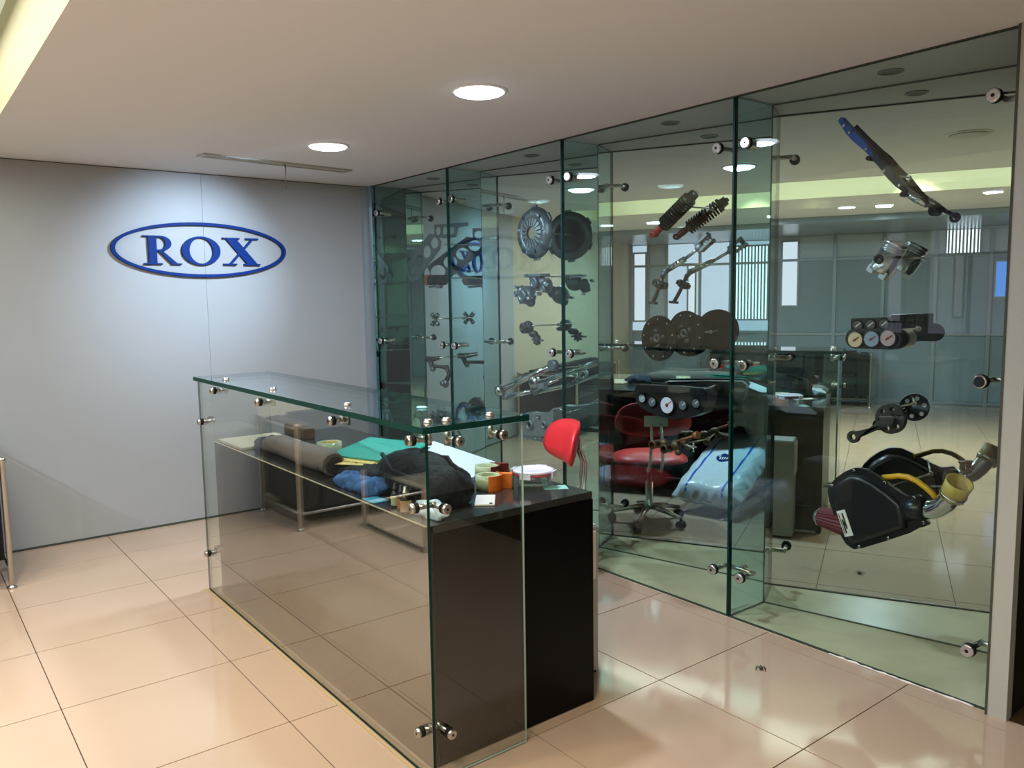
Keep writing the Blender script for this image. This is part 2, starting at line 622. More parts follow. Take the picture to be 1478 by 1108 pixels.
def arc(cx, cz, rx, rz, a0, a1, n=14):
    return [(cx + rx * math.cos(a0 + (a1 - a0) * k / n), cz + rz * math.sin(a0 + (a1 - a0) * k / n)) for k in range(n + 1)]


R = [(0, 1), (0.50, 1)] + arc(0.52, 0.735, 0.34, 0.265, PI / 2, -PI / 2) + [(0.60, 0.455), (1.02, 0.045), (1.16, 0.045), (1.16, 0), (0.86, 0), (0.47, 0.46), (0.40, 0.46), (0.40, 0.045), (0.56, 0.045), (0.56, 0), (0, 0), (0, 0.045), (0.15, 0.045), (0.15, 0.955), (0, 0.955)]
Rh = [(0.40, 0.95), (0.48, 0.95)] + arc(0.48, 0.735, 0.19, 0.215, PI / 2, -PI / 2) + [(0.48, 0.52), (0.40, 0.52)]
sc = lambda L, x0, k: [(x0 + p[0] * H * k, -0.102 + p[1] * H) for p in L]
plate(sc(R, -0.389, 1.09), [sc(Rh, -0.389, 1.09)], 0.022, 'letter_r', M['blue'], t).location = (0, -0.013, 0)
plate(ell(-0.016, -0.006, 0.130, 0.098, 40), [ell(-0.016, -0.006, 0.079, 0.087, 40)], 0.022, 'letter_o', M['blue'], t).location = (0, -0.013, 0)
b = B()
pt = lambda u, v, y: (0.132 + u * 0.262, y, -0.100 + v * 0.190)
for y0, poly in ((-0.024, [(0.06, 1), (0.34, 1), (0.95, 0), (0.67, 0)]), (-0.0235, [(0.80, 1), (0.87, 1), (0.20, 0), (0.13, 0)]), (-0.0245, [(0.0, 1), (0.46, 1), (0.46, 0.95), (0.0, 0.95)]),
                 (-0.0245, [(0.62, 1), (0.97, 1), (0.97, 0.95), (0.62, 0.95)]), (-0.0245, [(0.0, 0.05), (0.36, 0.05), (0.36, 0), (0.0, 0)]), (-0.0245, [(0.55, 0.05), (1.0, 0.05), (1.0, 0), (0.55, 0)])):
    b.prism([pt(u, v, y0) for u, v in poly], (0, -y0 - 0.002, 0))
b.obj('letter_x', M['blue'], t)

# ================================================================== GLASS SHOWCASE
sh = thing('glass_showcase', 'floor to ceiling green glass showcase with angled mirror back, holding car parts', 'showcase', (0, 0, 0))
b = B()
b.box(XF - 0.005, 3.70, 1.12, 5.75, -0.010, 0.001)
b.obj('plinth', M['stone'], sh)


def pane(name, pts, n, th, faces_m, edge_m, parent, z0, z1, start_m=None):
    """vertical glass sheet along a plan segment, rim faces get the edge material"""
    a, c = Vector(pts[0] + (0,)), Vector(pts[1] + (0,))
    nn = Vector(n + (0,)).normalized() * th
    b = B()
    vs = [b.bm.verts.new((p.x, p.y, z)) for z in (z0, z1) for p in (a, c, c + nn, a + nn)]
    for f, mi in (((0, 3, 2, 1), 1), ((4, 5, 6, 7), 1), ((0, 1, 5, 4), 0), ((1, 2, 6, 5), 1), ((2, 3, 7, 6), 0), ((3, 0, 4, 7), 2)):
        b.bm.faces.new([vs[k] for k in f]).material_index = mi
    return b.obj(name, [faces_m, edge_m, start_m or edge_m], parent)


ZG = CEIL - 0.006
for ya, yb in zip(FINS, FINS[1:]):
    pane('front_pane', ((XF, ya - 0.004), (XF, yb + 0.004)), (1, 0), 0.010, M['pane'], M['edge'], sh, 0.006, ZG)
    # mirror back of the bay and the blind step beside it
    b = B()
    b.prism([(3.35, ya - 0.008, 0.001), (3.63, yb + 0.002, 0.001), (3.66, yb + 0.002, 0.001), (3.66, ya - 0.008, 0.001)], (0, 0, CEIL - 0.003))
    b.obj('mirror_panel', M['mirror'], sh)
    for z in (0.001, CEIL - 0.008):
        b = B()
        b.prism([(3.347, ya - 0.01, z), (3.627, yb + 0.002, z), (3.632, yb + 0.002, z), (3.352, ya - 0.01, z)], (0, 0, 0.006))
        b.obj('mirror_channel', M['gasket'], sh)
for y in FINS[1:-1]:
    pane('fin_pane', ((XF + 0.012, y), (3.352, y)), (0, -1), 0.012, M['fin'], M['edge'], sh, 0.004, ZG)
    b = B()
    b.box(XF - 0.002, XF + 0.012, y - 0.005, y + 0.005, 0.004, ZG)
    b.obj('edge_strip', M['edge'], sh)
b = B()
b.box(XF - 0.02, 3.36, FINS[0] - 0.004, FINS[0] + 0.012, 0.002, CEIL - 0.002)
b.obj('side_mirror', M['mirror_dark'], sh)
for z in (0.0, CEIL - 0.006):
    b = B()
    b.box(XF - 0.003, XF + 0.012, 1.15, 5.68, z, z + 0.0055)
    b.obj('front_channel', M['gasket'], sh)
b = B()
b.box(3.045, 3.09, 1.085, 1.148, 0.0, CEIL - 0.002)
b.obj('end_post', M['white'], sh)
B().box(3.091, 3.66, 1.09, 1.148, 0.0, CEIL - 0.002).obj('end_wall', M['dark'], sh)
b = B()
b.box(3.043, 3.075, 1.148, 1.156, 0.0, CEIL - 0.002)
b.obj('end_joint', M['gasket'], sh)


rs = random.Random(9)
bead = [(XF - 0.004 + rs.uniform(-0.003, 0.002), 1.78 - 0.02 * k, 0.003) for k in range(30)]
B().tube(bead, [rs.uniform(0.002, 0.006) for _ in bead], 6).obj('silicone_bead', M['plate'], sh, label='broken pale silicone bead along the floor')


def bolt(parent, p, n, rod=0.055, r=0.021, m='chrome'):
    """flat round stand-off bolt: head proud of the glass on side n, stem through to the inside"""
    n = Vector(n)
    p = Vector(p)
    b = B()
    b.lathe(p + n * 0.028, -n, [(0, r * 0.80), (0.004, r), (0.013, r), (0.014, r * 0.7), (0.017, r * 0.7)], 20)
    o = b.obj('bolt_head', M[m], parent)
    b = B()
    b.lathe(p + n * 0.0285, -n, [(0, r * 0.28), (0.003, r * 0.28)], 8)
    b.obj('hex_socket', M['hole'], o)
    b = B()
    b.lathe(p + n * 0.013, -n, [(0, r * 1.04), (0.011, r * 1.04)], 20)
    b.obj('washer', M['rubber'], o)
    return o


for fi, y in enumerate(FINS):
    for z in (2.19, 1.208, 0.215):
        br = B().cyl((XF + 0.085, y + (0.075 if fi > 0 else -0.02), z), (XF + 0.085, y - (0.08 if fi < 4 else -0.01), z), 0.011).cyl(
            (XF + 0.085, y - 0.005 if fi in (1, 2, 3) else y - (0.03 if fi == 0 else -0.03), z), (XF + 0.13, y - 0.005 if fi in (1, 2, 3) else y - (0.03 if fi == 0 else -0.03), z), 0.014).obj('bracket', M['steel'], sh)
        for dy in ((0.075,) if fi == 4 else (-0.08,) if fi == 0 else (0.075, -0.08)):
            b = B()
            b.cyl((XF - 0.005, y + dy, z), (XF + 0.095, y + dy, z), 0.0105)
            b.obj('stem', M['steel'], br)
            h = bolt(br, (XF - 0.004, y + dy, z), (-1, 0, 0), r=0.0245)
            # keep the head a sub-part and join its washer and socket to it
            for c in list(h.children):
                c.parent = br

# ================================================================== RECEPTION COUNTER
ct = thing('reception_desk', 'black lacquered reception desk behind the glass screen', 'desk', (1.665, 3.165, 0))
OX, OY = 1.665, 3.165


def desk_box(name, m, x0, x1, y0, y1, z0, z1, bevel=0.0):
    b = B()
    b.box(x0 - OX, x1 - OX, y0 - OY, y1 - OY, z0, z1)
    return b.obj(name, m, ct, bevel)


desk_box('desktop', M['desktop'], 1.305, 2.02, 2.13, 4.20, 0.785, 0.812, 0.002)
desk_box('front_panel', M['blacklac'], 1.300, 1.325, 2.13, 4.20, 0.004, 0.8115)
desk_box('front_edge', M['channel'], 1.296, 1.3045, 2.13, 4.20, 0.8116, 0.8135)
desk_box('end_panel', M['blackmat'], 1.326, 2.02, 2.128, 2.160, 0.004, 0.784)
desk_box('end_panel', M['blackmat'], 1.326, 2.02, 4.170, 4.2, 0.004, 0.784)
desk_box('modesty_panel', M['blackmat'], 1.60, 1.618, 2.161, 4.169, 0.25, 0.784)
desk_box('drawer_box', M['blackmat'], 1.62, 1.98, 3.70, 4.168, 0.08, 0.784)

sc_ = thing('glass_counter_screen', 'clear glass counter screen with thick green glass top standing on the tiles', 'counter', (1.48, 3.19, 0))
O2 = Vector((1.48, 3.19, 0))


def rel(x, y):
    return (x - O2.x, y - O2.y)


ZT = 1.125
pane('front_pane', (rel(1.262, 2.062), rel(1.262, 4.30)), (1, 0), 0.010, M['front'], M['edge'], sc_, 0.004, ZT - 0.004)
pane('side_pane', (rel(1.2725, 2.062), rel(1.64, 2.062)), (0, 1), 0.010, M['clear'], M['edge_pale'], sc_, 0.004, ZT - 0.004, M['edge'])
pane('end_pane', (rel(1.276, 4.29), rel(1.64, 4.29)), (0, 1), 0.010, M['clear'], M['edge_pale'], sc_, 0.004, ZT - 0.004)
b = B()
x0, y0 = rel(1.245, 2.045)
x1, y1 = rel(1.655, 4.315)
vs = [b.bm.verts.new(p) for z in (ZT, ZT + 0.020) for p in ((x0, y0, z), (x1, y0, z), (x1, y1, z), (x0, y1, z))]
for f, mi in (((0, 3, 2, 1), 0), ((4, 5, 6, 7), 0), ((0, 1, 5, 4), 1), ((1, 2, 6, 5), 1), ((2, 3, 7, 6), 1), ((3, 0, 4, 7), 1)):
    b.bm.faces.new([vs[k] for k in f]).material_index = mi
b.obj('glass_top', [M['top'], M['edge']], sc_, label='thick green glass top')

b = B()
b.box(rel(1.245, 0)[0], rel(1.256, 0)[0], rel(0, 2.055)[1], rel(0, 4.31)[1], 0, 0.006)
b.obj('floor_channel', M['channel'], sc_)


def top_bracket(p, n, inn):
    """bolt through the sheet at p, arm inwards, stub up to a disc on the glass top"""
    p = Vector((p[0] - O2.x, p[1] - O2.y, p[2]))
    inn = Vector(inn)
    e = p + inn * 0.052
    br = B().cyl(p, e, 0.009).cyl((e.x, e.y, e.z - 0.022), (e.x, e.y, ZT), 0.010).obj('bracket', M['steel'], sc_)
    B().lathe((e.x, e.y, ZT + 0.020), (0, 0, 1), [(0, 0.016), (0.004, 0.016), (0.006, 0.013), (0.010, 0.013), (0.012, 0.008)], 20).obj('top_disc', M['steel'], br)
    h = bolt(br, p, n, r=0.0165, m='steel')
    for c in list(h.children):
        c.parent = br


for y in (4.01, 3.40, 2.68, 2.125):
    top_bracket((1.262, y, 1.096), (-1, 0, 0), (1, 0, 0))
for x in (1.375, 1.545):
    top_bracket((x, 2.062, 1.090), (0, -1, 0), (0, 1, 0))


def corner_bracket(yc, sgn, z):
    """two bolts joined by an elbow behind the corner of two sheets"""
    p = Vector((1.262 - O2.x, yc + 0.055 * sgn - O2.y, z))
    q = Vector((1.320 - O2.x, yc - O2.y, z))
    c = Vector((q.x, p.y, z))
    br = B().cyl(p, c, 0.009).cyl(q, c, 0.009).sphere(c, 0.012).obj('corner_bracket', M['steel'], sc_)
    for hp, n in ((p, (-1, 0, 0)), (q, (0, -sgn, 0))):
        h = bolt(br, hp, n, r=0.0165, m='steel')
        for k in list(h.children):
            k.parent = br


corner_bracket(2.062, 1, 0.885)
corner_bracket(2.062, 1, 0.155)
corner_bracket(4.300, -1, 0.915)
corner_bracket(4.300, -1, 0.215)


# ================================================================== FURNITURE
def tube_sofa(x1, width, y0, depth, label):
    """black cushion sofa in a chrome tube frame, right front foot at (x1, y0), seen from its right end"""
    t = thing('tube_frame_sofa', label, 'sofa', (x1, y0, 0), 0, None)
    W, D = width, depth
    for x in (0, -W):
        for y in (0, D):
            B().lathe((x, y, 0), (0, 0, 1), [(0, 0.024), (0.008, 0.026), (0.014, 0.014), (0.02, 0.0145), (0.695, 0.0145), (0.70, 0.02), (0.715, 0.021), (0.722, 0.012)], 14).obj('leg', M['steel'], t)
    for z in (0.11, 0.685):
        fr = B()
        fr.cyl((0, 0, z), (0, D, z), 0.010).cyl((-W, 0, z), (-W, D, z), 0.010).cyl((-W, D, z), (0, D, z), 0.010)
        if z < 0.2:
            fr.cyl((-W, 0, z), (0, 0, z), 0.010)
        fr.obj('rail', M['steel'], t)
    n = 3
    B().box(-0.165, -0.018, 0.02, D - 0.02, 0.125, 0.70).obj('arm_cushion', M['leather'], t, 0.025)
    B().box(-W + 0.018, -W + 0.165, 0.02, D - 0.02, 0.125, 0.70).obj('arm_cushion', M['leather'], t, 0.025)
    ws = (W - 0.33) / n
    for k in range(n):
        xa = -W + 0.167 + ws * k
        B().box(xa + 0.003, xa + ws - 0.003, 0.01, D - 0.17, 0.28, 0.43).obj('seat_cushion', M['leather'], t, 0.025)
        B().box(xa + 0.003, xa + ws - 0.003, D - 0.17, D - 0.02, 0.28, 0.72).obj('back_cushion', M['leather'], t, 0.025)
    B().box(-W + 0.167, -0.167, 0.02, D - 0.02, 0.125, 0.279).obj('base_cushion', M['leather'], t, 0.015)
    return t


s0 = tube_sofa(0.437, 2.40, 5.03, 0.68, 'black leather sofa in a chrome tube frame against the wall at the left edge')
s1 = dup(s0, (-4.25, 4.35, 0), PI / 2, 'black tube frame sofa below the lit office windows, seen only in the mirrors')

t = thing('coffee_table', 'low glass coffee table on flat steel frames, seen mirrored in the black desk front', 'table', (-0.45, 4.47, 0))
for x in (-0.5, 0.5):
    b = B()
    b.box(x - 0.025, x + 0.025, -0.40, 0.40, 0.001, 0.012)
    b.box(x - 0.014, x + 0.014, -0.40, 0.40, 0.398, 0.410)
    for y in (-0.40, 0.388):
        b.box(x - 0.014, x + 0.014, y, y + 0.012, 0.012, 0.398)
    b.obj('leg_frame', M['steel'], t)
b = B()
b.box(-0.56, 0.56, -0.43, 0.43, 0.4105, 0.4205)
b.obj('table_top', M['clear'], t)

# red swivel chair behind the desk
ch = thing('swivel_chair', 'red upholstered swivel chair with chrome star base behind the black desk', 'chair', (2.70, 3.34, 0), math.radians(-24))
# local -x is the way the chair faces
for k in range(5):
    a = 2 * PI * k / 5 + 0.45
    e = Vector((0.25 * math.cos(a), 0.25 * math.sin(a), 0.075))
    lg = B().tube([(0.02 * math.cos(a), 0.02 * math.sin(a), 0.115), e * 0.5 + Vector((0, 0, 0.065)), e], [0.02, 0.018, 0.012], 8).obj('leg', M['steel'], ch)
    pdir = Vector((-math.sin(a), math.cos(a), 0))
    B().cyl(e + pdir * 0.022 + Vector((0, 0, -0.045)), e - pdir * 0.022 + Vector((0, 0, -0.045)), 0.029).cyl(e + Vector((0, 0, -0.03)), e, 0.008).obj('caster', M['rubber'], lg)
B().lathe((0, 0, 0.10), (0, 0, 1), [(0, 0.035), (0.03, 0.035), (0.04, 0.026), (0.18, 0.026), (0.181, 0.016), (0.33, 0.016)], 16).obj('column', M['steel'], ch)


def seat_fn(u, v):
    x, y = (u - 0.5) * 2, (v - 0.5) * 2
    r = 1 / max(1e-6, (abs(x) ** 3 + abs(y) ** 3) ** (1 / 3)) * max(abs(x), abs(y)) if (x or y) else 1
    return x * r, y * r


def pad(fn, name, m, parent, thick):
    b = B()
    top = [[None] * 13 for _ in range(13)]
    bot = [[None] * 13 for _ in range(13)]
    for i in range(13):
        for j in range(13):
            x, y = seat_fn(i / 12, j / 12)
            p, n = fn(x, y)
            e = 1 - max(abs(i - 6), abs(j - 6)) ** 4 / 6 ** 4
            top[i][j] = b.bm.verts.new(p + n * thick * (0.25 + 0.75 * e))
            bot[i][j] = b.bm.verts.new(p - n * thick * 0.25 * e)
    for g, fl in ((top, False), (bot, True)):
        for i in range(12):
            for j in range(12):
                q = [g[i][j], g[i + 1][j], g[i + 1][j + 1], g[i][j + 1]]
                b.bm.faces.new(q[::-1] if fl else q).smooth = True
    rim = [(i, 0) for i in range(12)] + [(12, j) for j in range(12)] + [(12 - i, 12) for i in range(12)] + [(0, 12 - j) for j in range(12)]
    for k in range(len(rim)):
        (a, c), (d, e) = rim[k], rim[(k + 1) % len(rim)]
        b.bm.faces.new((top[a][c], bot[a][c], bot[d][e], top[d][e])).smooth = True
    return b.obj(name, m, parent)


pad(lambda x, y: (Vector((-0.03 + 0.235 * x, 0.25 * y, 0.435 - 0.02 * max(0, -x) ** 2)), Vector((0, 0, 1))), 'seat', M['red'], ch, 0.06)


def back_p(x, y):
    h = 0.742 + 0.115 * y
    return Vector((0.245 - 0.075 * x * x + 0.03 * y, 0.24 * x * (1 - 0.12 * y), h)), Vector((-1, 0.25 * x, 0.1)).normalized()


pad(back_p, 'backrest', M['red'], ch, 0.05)
sup = B()
for y in (-0.03, 0.03):
    sup.tube([(0.275, y, 0.72), (0.31, y * 1.1, 0.62), (0.30, y * 1.3, 0.48), (0.22, y * 1.4, 0.40), (0.05, y, 0.405)], 0.010, 8)
sup.obox((0.268, 0, 0.735), (0, 1, 0), (1, 0, 0.2), (0, 0, 1), 0.075, 0.006, 0.035)
sup.obj('back_support', M['steel'], ch)
B().box(-0.10, 0.10, -0.09, 0.09, 0.40, 0.425).obj('seat_plate', M['blackplastic'], ch)

# white plastic wrapped pack leaning under the desk
bg = thing('wrapped_pack', 'white plastic wrapped pack with blue stripes leaning behind the desk', 'package', (2.075, 2.93, 0.0), math.radians(-164))
tilt = Matrix.Rotation(math.radians(-24), 4, 'Y')
b = B()


def pk(u, v, top=True):
    x, y = (u - 0.5), (v - 0.5)
    bulge = (1 - (2 * abs(x)) ** 14) * (1 - (2 * abs(y)) ** 12)
    z = (0.09 * bulge + 0.008 * math.sin(x * 31 + y * 9) * math.sin(y * 23 + 3)) * (1 if top else -1)
    return tilt @ Vector((x * 0.80, y * 0.50, z + (0.0 if top else 0.0)))


OFF = Vector((0, 0, 0.275))
b.grid(lambda u, v: pk(u, v) + OFF, 20, 14)
b.grid(lambda u, v: pk(u, v, False) + OFF, 20, 14)
bmesh.ops.remove_doubles(b.bm, verts=b.bm.verts[:], dist=0.004)
b.obj('film', M['bagwhite'], bg)
for v in (0.2, 0.75):
    b = B()
    b.grid(lambda a, c: pk(0.02 + 0.96 * a, v + 0.028 * c) + OFF + Vector((0, 0, 0.003)), 24, 1)
    b.obj('blue_stripe', M['bagblue'], bg)
b = B()
b.grid(lambda a, c: pk(0.50 + 0.055 * (0.02 + c) * math.cos(2 * PI * a), 0.47 + 0.11 * (0.02 + c) * math.sin(2 * PI * a)) + OFF + Vector((0, 0, 0.004)), 24, 2)
b.obj('oval_label', M['blue'], bg)
b = B()
for k in range(4):
    b.grid(lambda a, c: pk(0.48 + 0.03 * a, 0.405 + 0.036 * k + 0.022 * c) + OFF + Vector((0, 0, 0.0055)), 2, 2)
b.obj('label_print', M['plate'], bg)

tw = thing('computer_tower', 'white computer tower standing at the right end of the black desk', 'computer', (2.11, 2.385, 0))
B().box(-0.09, 0.09, -0.10, 0.10, 0.012, 0.62).obj('case', M['white'], tw, 0.006)
B().box(-0.07, 0.07, -0.108, -0.10, 0.40, 0.60).obj('front_bezel', M['plate'], tw, 0.003)
for x in (-0.07, 0.07):
    B().box(x - 0.012, x + 0.012, -0.09, 0.09, 0, 0.012).obj('foot', M['rubber'], tw)


# ================================================================== ON THE DESK
ZD = 0.8122


def blob(name, label, cat, c, r, m, seed, rough=0.15, zs=1.0, n=18, group=None):
    """crumpled soft lump resting on z = c.z"""
    rnd = random.Random(seed)
    ph = [rnd.uniform(0, 6.28) for _ in range(9)]
    b = B()

    def f(u, v):
        a, e = u * 2 * PI, v * PI
        d = Vector((math.sin(e) * math.cos(a), math.sin(e) * math.sin(a), math.cos(e)))
        k = 1 + rough * (math.sin(3 * a + ph[0] + 2 * e) * math.sin(2 * e + ph[1]) + 0.6 * math.sin(7 * a + ph[2] - 3 * e) * math.sin(e) + 0.4 * math.sin(11 * a + ph[3] + 7 * e) * math.sin(e))
        p = Vector((d.x * r[0] * k, d.y * r[1] * k, d.z * r[2] * k * zs))
        p.z = max(p.z, -r[2] * 0.55)
        return p + Vector((0, 0, r[2] * 0.55))

    b.grid(f, n * 2, n)
    bmesh.ops.remove_doubles(b.bm, verts=b.bm.verts[:], dist=0.0005)
    o = b.obj(name, m)
    o.location = c
    if label:
        tag(o, label, cat, group)
    return o


o = B().box(-0.155, 0.155, -0.17, 0.17, 0, 0.012).obj('sample_board', mat('beige_board', 'bdae93', 0.5, noise=0.1, nscale=6), None, 0.002)
o.location = (1.47, 4.02, ZD)
tag(o, 'flat beige sample board on the far left end of the desk', 'board')
o = B().box(-0.03, 0.03, -0.135, 0.135, 0, 0.055).obj('wooden_block', mat('brown_wood', '5b4632', 0.5, noise=0.35, nscale=12), None, 0.004)
o.location = (1.70, 4.05, ZD)
tag(o, 'brown wooden block lying beside the beige sample board', 'block')

# grey trousers-like cloth roll
fab = mat('grey_cloth', '7a6f68', 0.9, noise=0.15, nscale=60, bump=0.6, bscale=30)
cl = thing('grey_cloth_roll', 'rolled grey cloth lying along the front edge of the desk', 'cloth', (1.40, 3.33, ZD))
pts = [(0.0, 0.37, 0.04), (0.015, 0.24, 0.052), (0.01, 0.08, 0.05), (-0.005, -0.10, 0.055), (0.01, -0.26, 0.055), (0.0, -0.33, 0.05)]
B().tube(pts, [0.038, 0.05, 0.048, 0.053, 0.053, 0.048], 14).obj('roll', fab, cl)
B().tube([(0.0, -0.325, 0.05), (0.0, -0.345, 0.05)], 0.036, 12).obj('roll_end', mat('cloth_lining', '2a1c18', 0.9), cl)
o = blob('navy_cloth', 'crumpled navy cloth at the far end of the grey cloth roll', 'cloth', (1.44, 3.78, ZD), (0.07, 0.11, 0.04), mat('navy_cloth', '2c3444', 0.9), 3)
bc = mat('blue_cloth', '3f6aa0', 0.85, noise=0.25, nscale=25, bump=0.5, bscale=40)
o = blob('blue_cloth', 'crumpled blue cloth at the desk edge, the left one of two', 'cloth', (1.375, 2.80, ZD), (0.05, 0.08, 0.036), bc, 5, 0.20)
o = blob('blue_cloth', 'crumpled blue cloth bundle under the black pouch, right one of two', 'cloth', (1.385, 2.655, ZD), (0.055, 0.072, 0.038), bc, 8, 0.20)


def ring_roll(name, label, loc, r0, r1, h, m, rz=0):
    t = thing(name, label, 'tape', loc, rz)
    B().lathe((0, 0, 0), (0, 0, 1), [(0, r0), (0, r1), (h, r1), (h, r0), (0, r0)], 28, cap=False).obj('tape_roll', m, t)
    B().lathe((0, 0, 0), (0, 0, 1), [(0.001, r0 - 0.004), (0.001, r0), (h - 0.001, r0), (h - 0.001, r0 - 0.004), (0.001, r0 - 0.004)], 28, cap=False).obj('core', M['cream'], t)
    return t


tapem = mat('clear_tape', 'a9b08e', 0.25)
ring_roll('tape_roll', 'pale green clear tape roll standing behind the grey cloth roll', (1.56, 3.38, ZD), 0.038, 0.056, 0.075, tapem)
bkm = mat('black_fabric', '0a0a0a', 0.7, ior=1.3, bump=0.6, bscale=60, noise=0.3, nscale=20)
# black pouch under folders
pc = thing('black_pouch', 'black fabric pouch lying under the green folder', 'bag', (1.50, 2.92, ZD))
o = blob('pouch_body', None, None, (0, 0, 0), (0.11, 0.24, 0.042), bkm, 11, 0.05)
o.parent = pc
B().tube([(-0.10, 0.20, 0.03), (-0.115, 0.17, 0.05), (-0.115, 0.10, 0.04), (-0.10, 0.05, 0.02)], 0.004, 6).obj('copper_zip', M['copper'], pc)
fo = thing('green_folder', 'teal green folder with yellow papers on top of the black pouch', 'folder', (1.60, 2.98, ZD + 0.073), math.radians(20))
fo.rotation_euler = (0, math.radians(-8), math.radians(20))
B().box(-0.12, 0.13, -0.17, 0.17, 0.014, 0.020).box(-0.12, 0.13, -0.17, 0.17, 0.0, 0.004).obj('cover', mat('teal_plastic', '12a08c', 0.3), fo)
ym = mat('yellow_paper', 'e6c368', 0.6)
for k, (a, dx) in enumerate(((0.10, -0.035), (0.18, -0.05), (0.02, -0.02))):
    p = B().box(-0.10, 0.10, -0.12, 0.14, 0.0, 0.002).obj('paper', ym, fo)
    p.location = (dx - 0.03, 0.03, 0.005 + 0.003 * k)
    p.rotation_euler = (0, 0, a)
# big black bag
bb = thing('black_bag', 'big slouching black bag on the near corner of the desk', 'bag', (1.50, 2.52, ZD))
o = blob('bag_body', None, None, (0.02, 0.0, 0), (0.105, 0.26, 0.105), bkm, 21, 0.05, n=22)
o.parent = bb
o = blob('bag_pocket', None, None, (0.01, -0.17, 0), (0.10, 0.11, 0.088), bkm, 23, 0.09, n=22)
o.parent = bb
B().tube([(-0.05, 0.16, 0.135), (-0.09, 0.02, 0.10), (-0.085, -0.12, 0.09), (-0.02, -0.2, 0.10)], 0.009, 6).obj('strap', M['rubber'], bb)
B().tube([(0.02, -0.05, 0.15), (0.05, -0.14, 0.155), (0.03, -0.22, 0.125)], 0.006, 6).obj('handle', M['rubber'], bb)


def bottle(x, y, h, r, body, label, lab):
    t = thing('pump_bottle', label, 'bottle', (x, y, ZD), 0, 'small bottles at the desk edge')
    B().lathe((0, 0, 0), (0, 0, 1), [(0, r * 0.9), (0.003, r), (h * 0.58, r), (h * 0.66, r * 0.6), (h * 0.70, r * 0.5)], 16).obj('body', body, t)
    B().lathe((0, 0, 0), (0, 0, 1), [(h * 0.10, r * 1.02), (h * 0.50, r * 1.02)], 16, cap=False).obj('paper_label', lab, t)
    B().lathe((0, 0, 0), (0, 0, 1), [(h * 0.70, r * 0.62), (h * 0.82, r * 0.62), (h * 0.825, r * 0.42), (h * 0.97, r * 0.42), (h, r * 0.3)], 14).obj('cap', M['blackplastic'] if body is M['blackplastic'] else M['steel'], t)


amber = mat('dark_amber', '17120e', 0.15)
bottle(1.335, 2.315, 0.095, 0.019, amber, 'small amber bottle with tan label and silver pump nearest the glass corner', mat('tan_label', 'c09a72', 0.5))
bottle(1.345, 2.362, 0.088, 0.015, M['blackplastic'], 'small black capped bottle with orange label, middle of the three', mat('orange_label', 'b0714f', 0.5))
bottle(1.352, 2.415, 0.084, 0.016, M['blackplastic'], 'small bottle with pale green label, farthest left of the three', mat('green_label', 'b9c79a', 0.5))
o = blob('plastic_wrap', 'ball of crumpled white plastic wrap at the near desk corner', 'wrap', (1.385, 2.235, ZD), (0.045, 0.075, 0.032), M['bagwhite'], 31, 0.16)
o = B().box(-0.03, 0.03, -0.045, 0.045, 0, 0.002).obj('blue_card', mat('blue_card', '4fa6c4', 0.4))
o.location = (1.345, 2.55, ZD)
tag(o, 'small light blue card flat on the desk edge left of the bottles', 'card')

cb = thing('clipboard', 'tilted clipboard with white sheet behind the black bag', 'clipboard', (1.84, 2.77, ZD), math.radians(28))
B().box(-0.115, 0.115, -0.16, 0.16, 0.0, 0.004).obj('board', M['blackplastic'], cb)
B().box(-0.11, 0.11, -0.155, 0.15, 0.0045, 0.006).obj('sheet', mat('white_sheet', 'b4bec9', 0.5), cb)
b = B()
b.box(-0.03, 0.03, 0.135, 0.16, 0.0065, 0.014)
b.tube([(0.012 * math.cos(k * PI / 5), 0.16 + 0.002 * k % 2, 0.014 + 0.018 * math.sin(k * PI / 5)) for k in range(6)], 0.002, 6)
b.obj('clip', M['chrome'], cb)
cb.rotation_euler = (math.radians(14), math.radians(-6), math.radians(28))
cb.location = (1.84, 2.80, ZD + 0.042)


def dispenser(loc, rz, col, label):
    """hand tape dispenser: tape ring held in a coloured cover with cutter and handle"""
    t = thing('tape_dispenser', label, 'tape', loc, rz, 'tape dispensers on the desk')
    m = mat('cover_' + col, col, 0.35)
    ro = 0.048
    h = 0.052
    B().lathe((0, 0, 0.002), (0, 0, 1), [(0, 0.034), (0, ro), (h, ro), (h, 0.034), (0, 0.034)], 28, cap=False).obj('tape_roll', tapem, t)
    b = B()
    n = 16
    for k in range(n):
        a0, a1 = -1.35 + 2.5 * k / n, -1.35 + 2.5 * (k + 1) / n
        q = [(r * math.cos(a), r * math.sin(a)) for a, r in ((a0, ro + 0.001), (a1, ro + 0.001), (a1, ro + 0.006), (a0, ro + 0.006))]
        b.prism([(x, y, 0.0) for x, y in q], (0, 0, h + 0.004))
    bmesh.ops.remove_doubles(b.bm, verts=b.bm.verts[:], dist=0.0001)
    b.box(0.040, 0.088, 0.012, 0.040, 0.0, h + 0.004)
    b.obj('cover', m, t)
    B().box(0.089, 0.092, 0.012, 0.040, 0.004, h).obj('cutter', M['steel'], t)
    return t


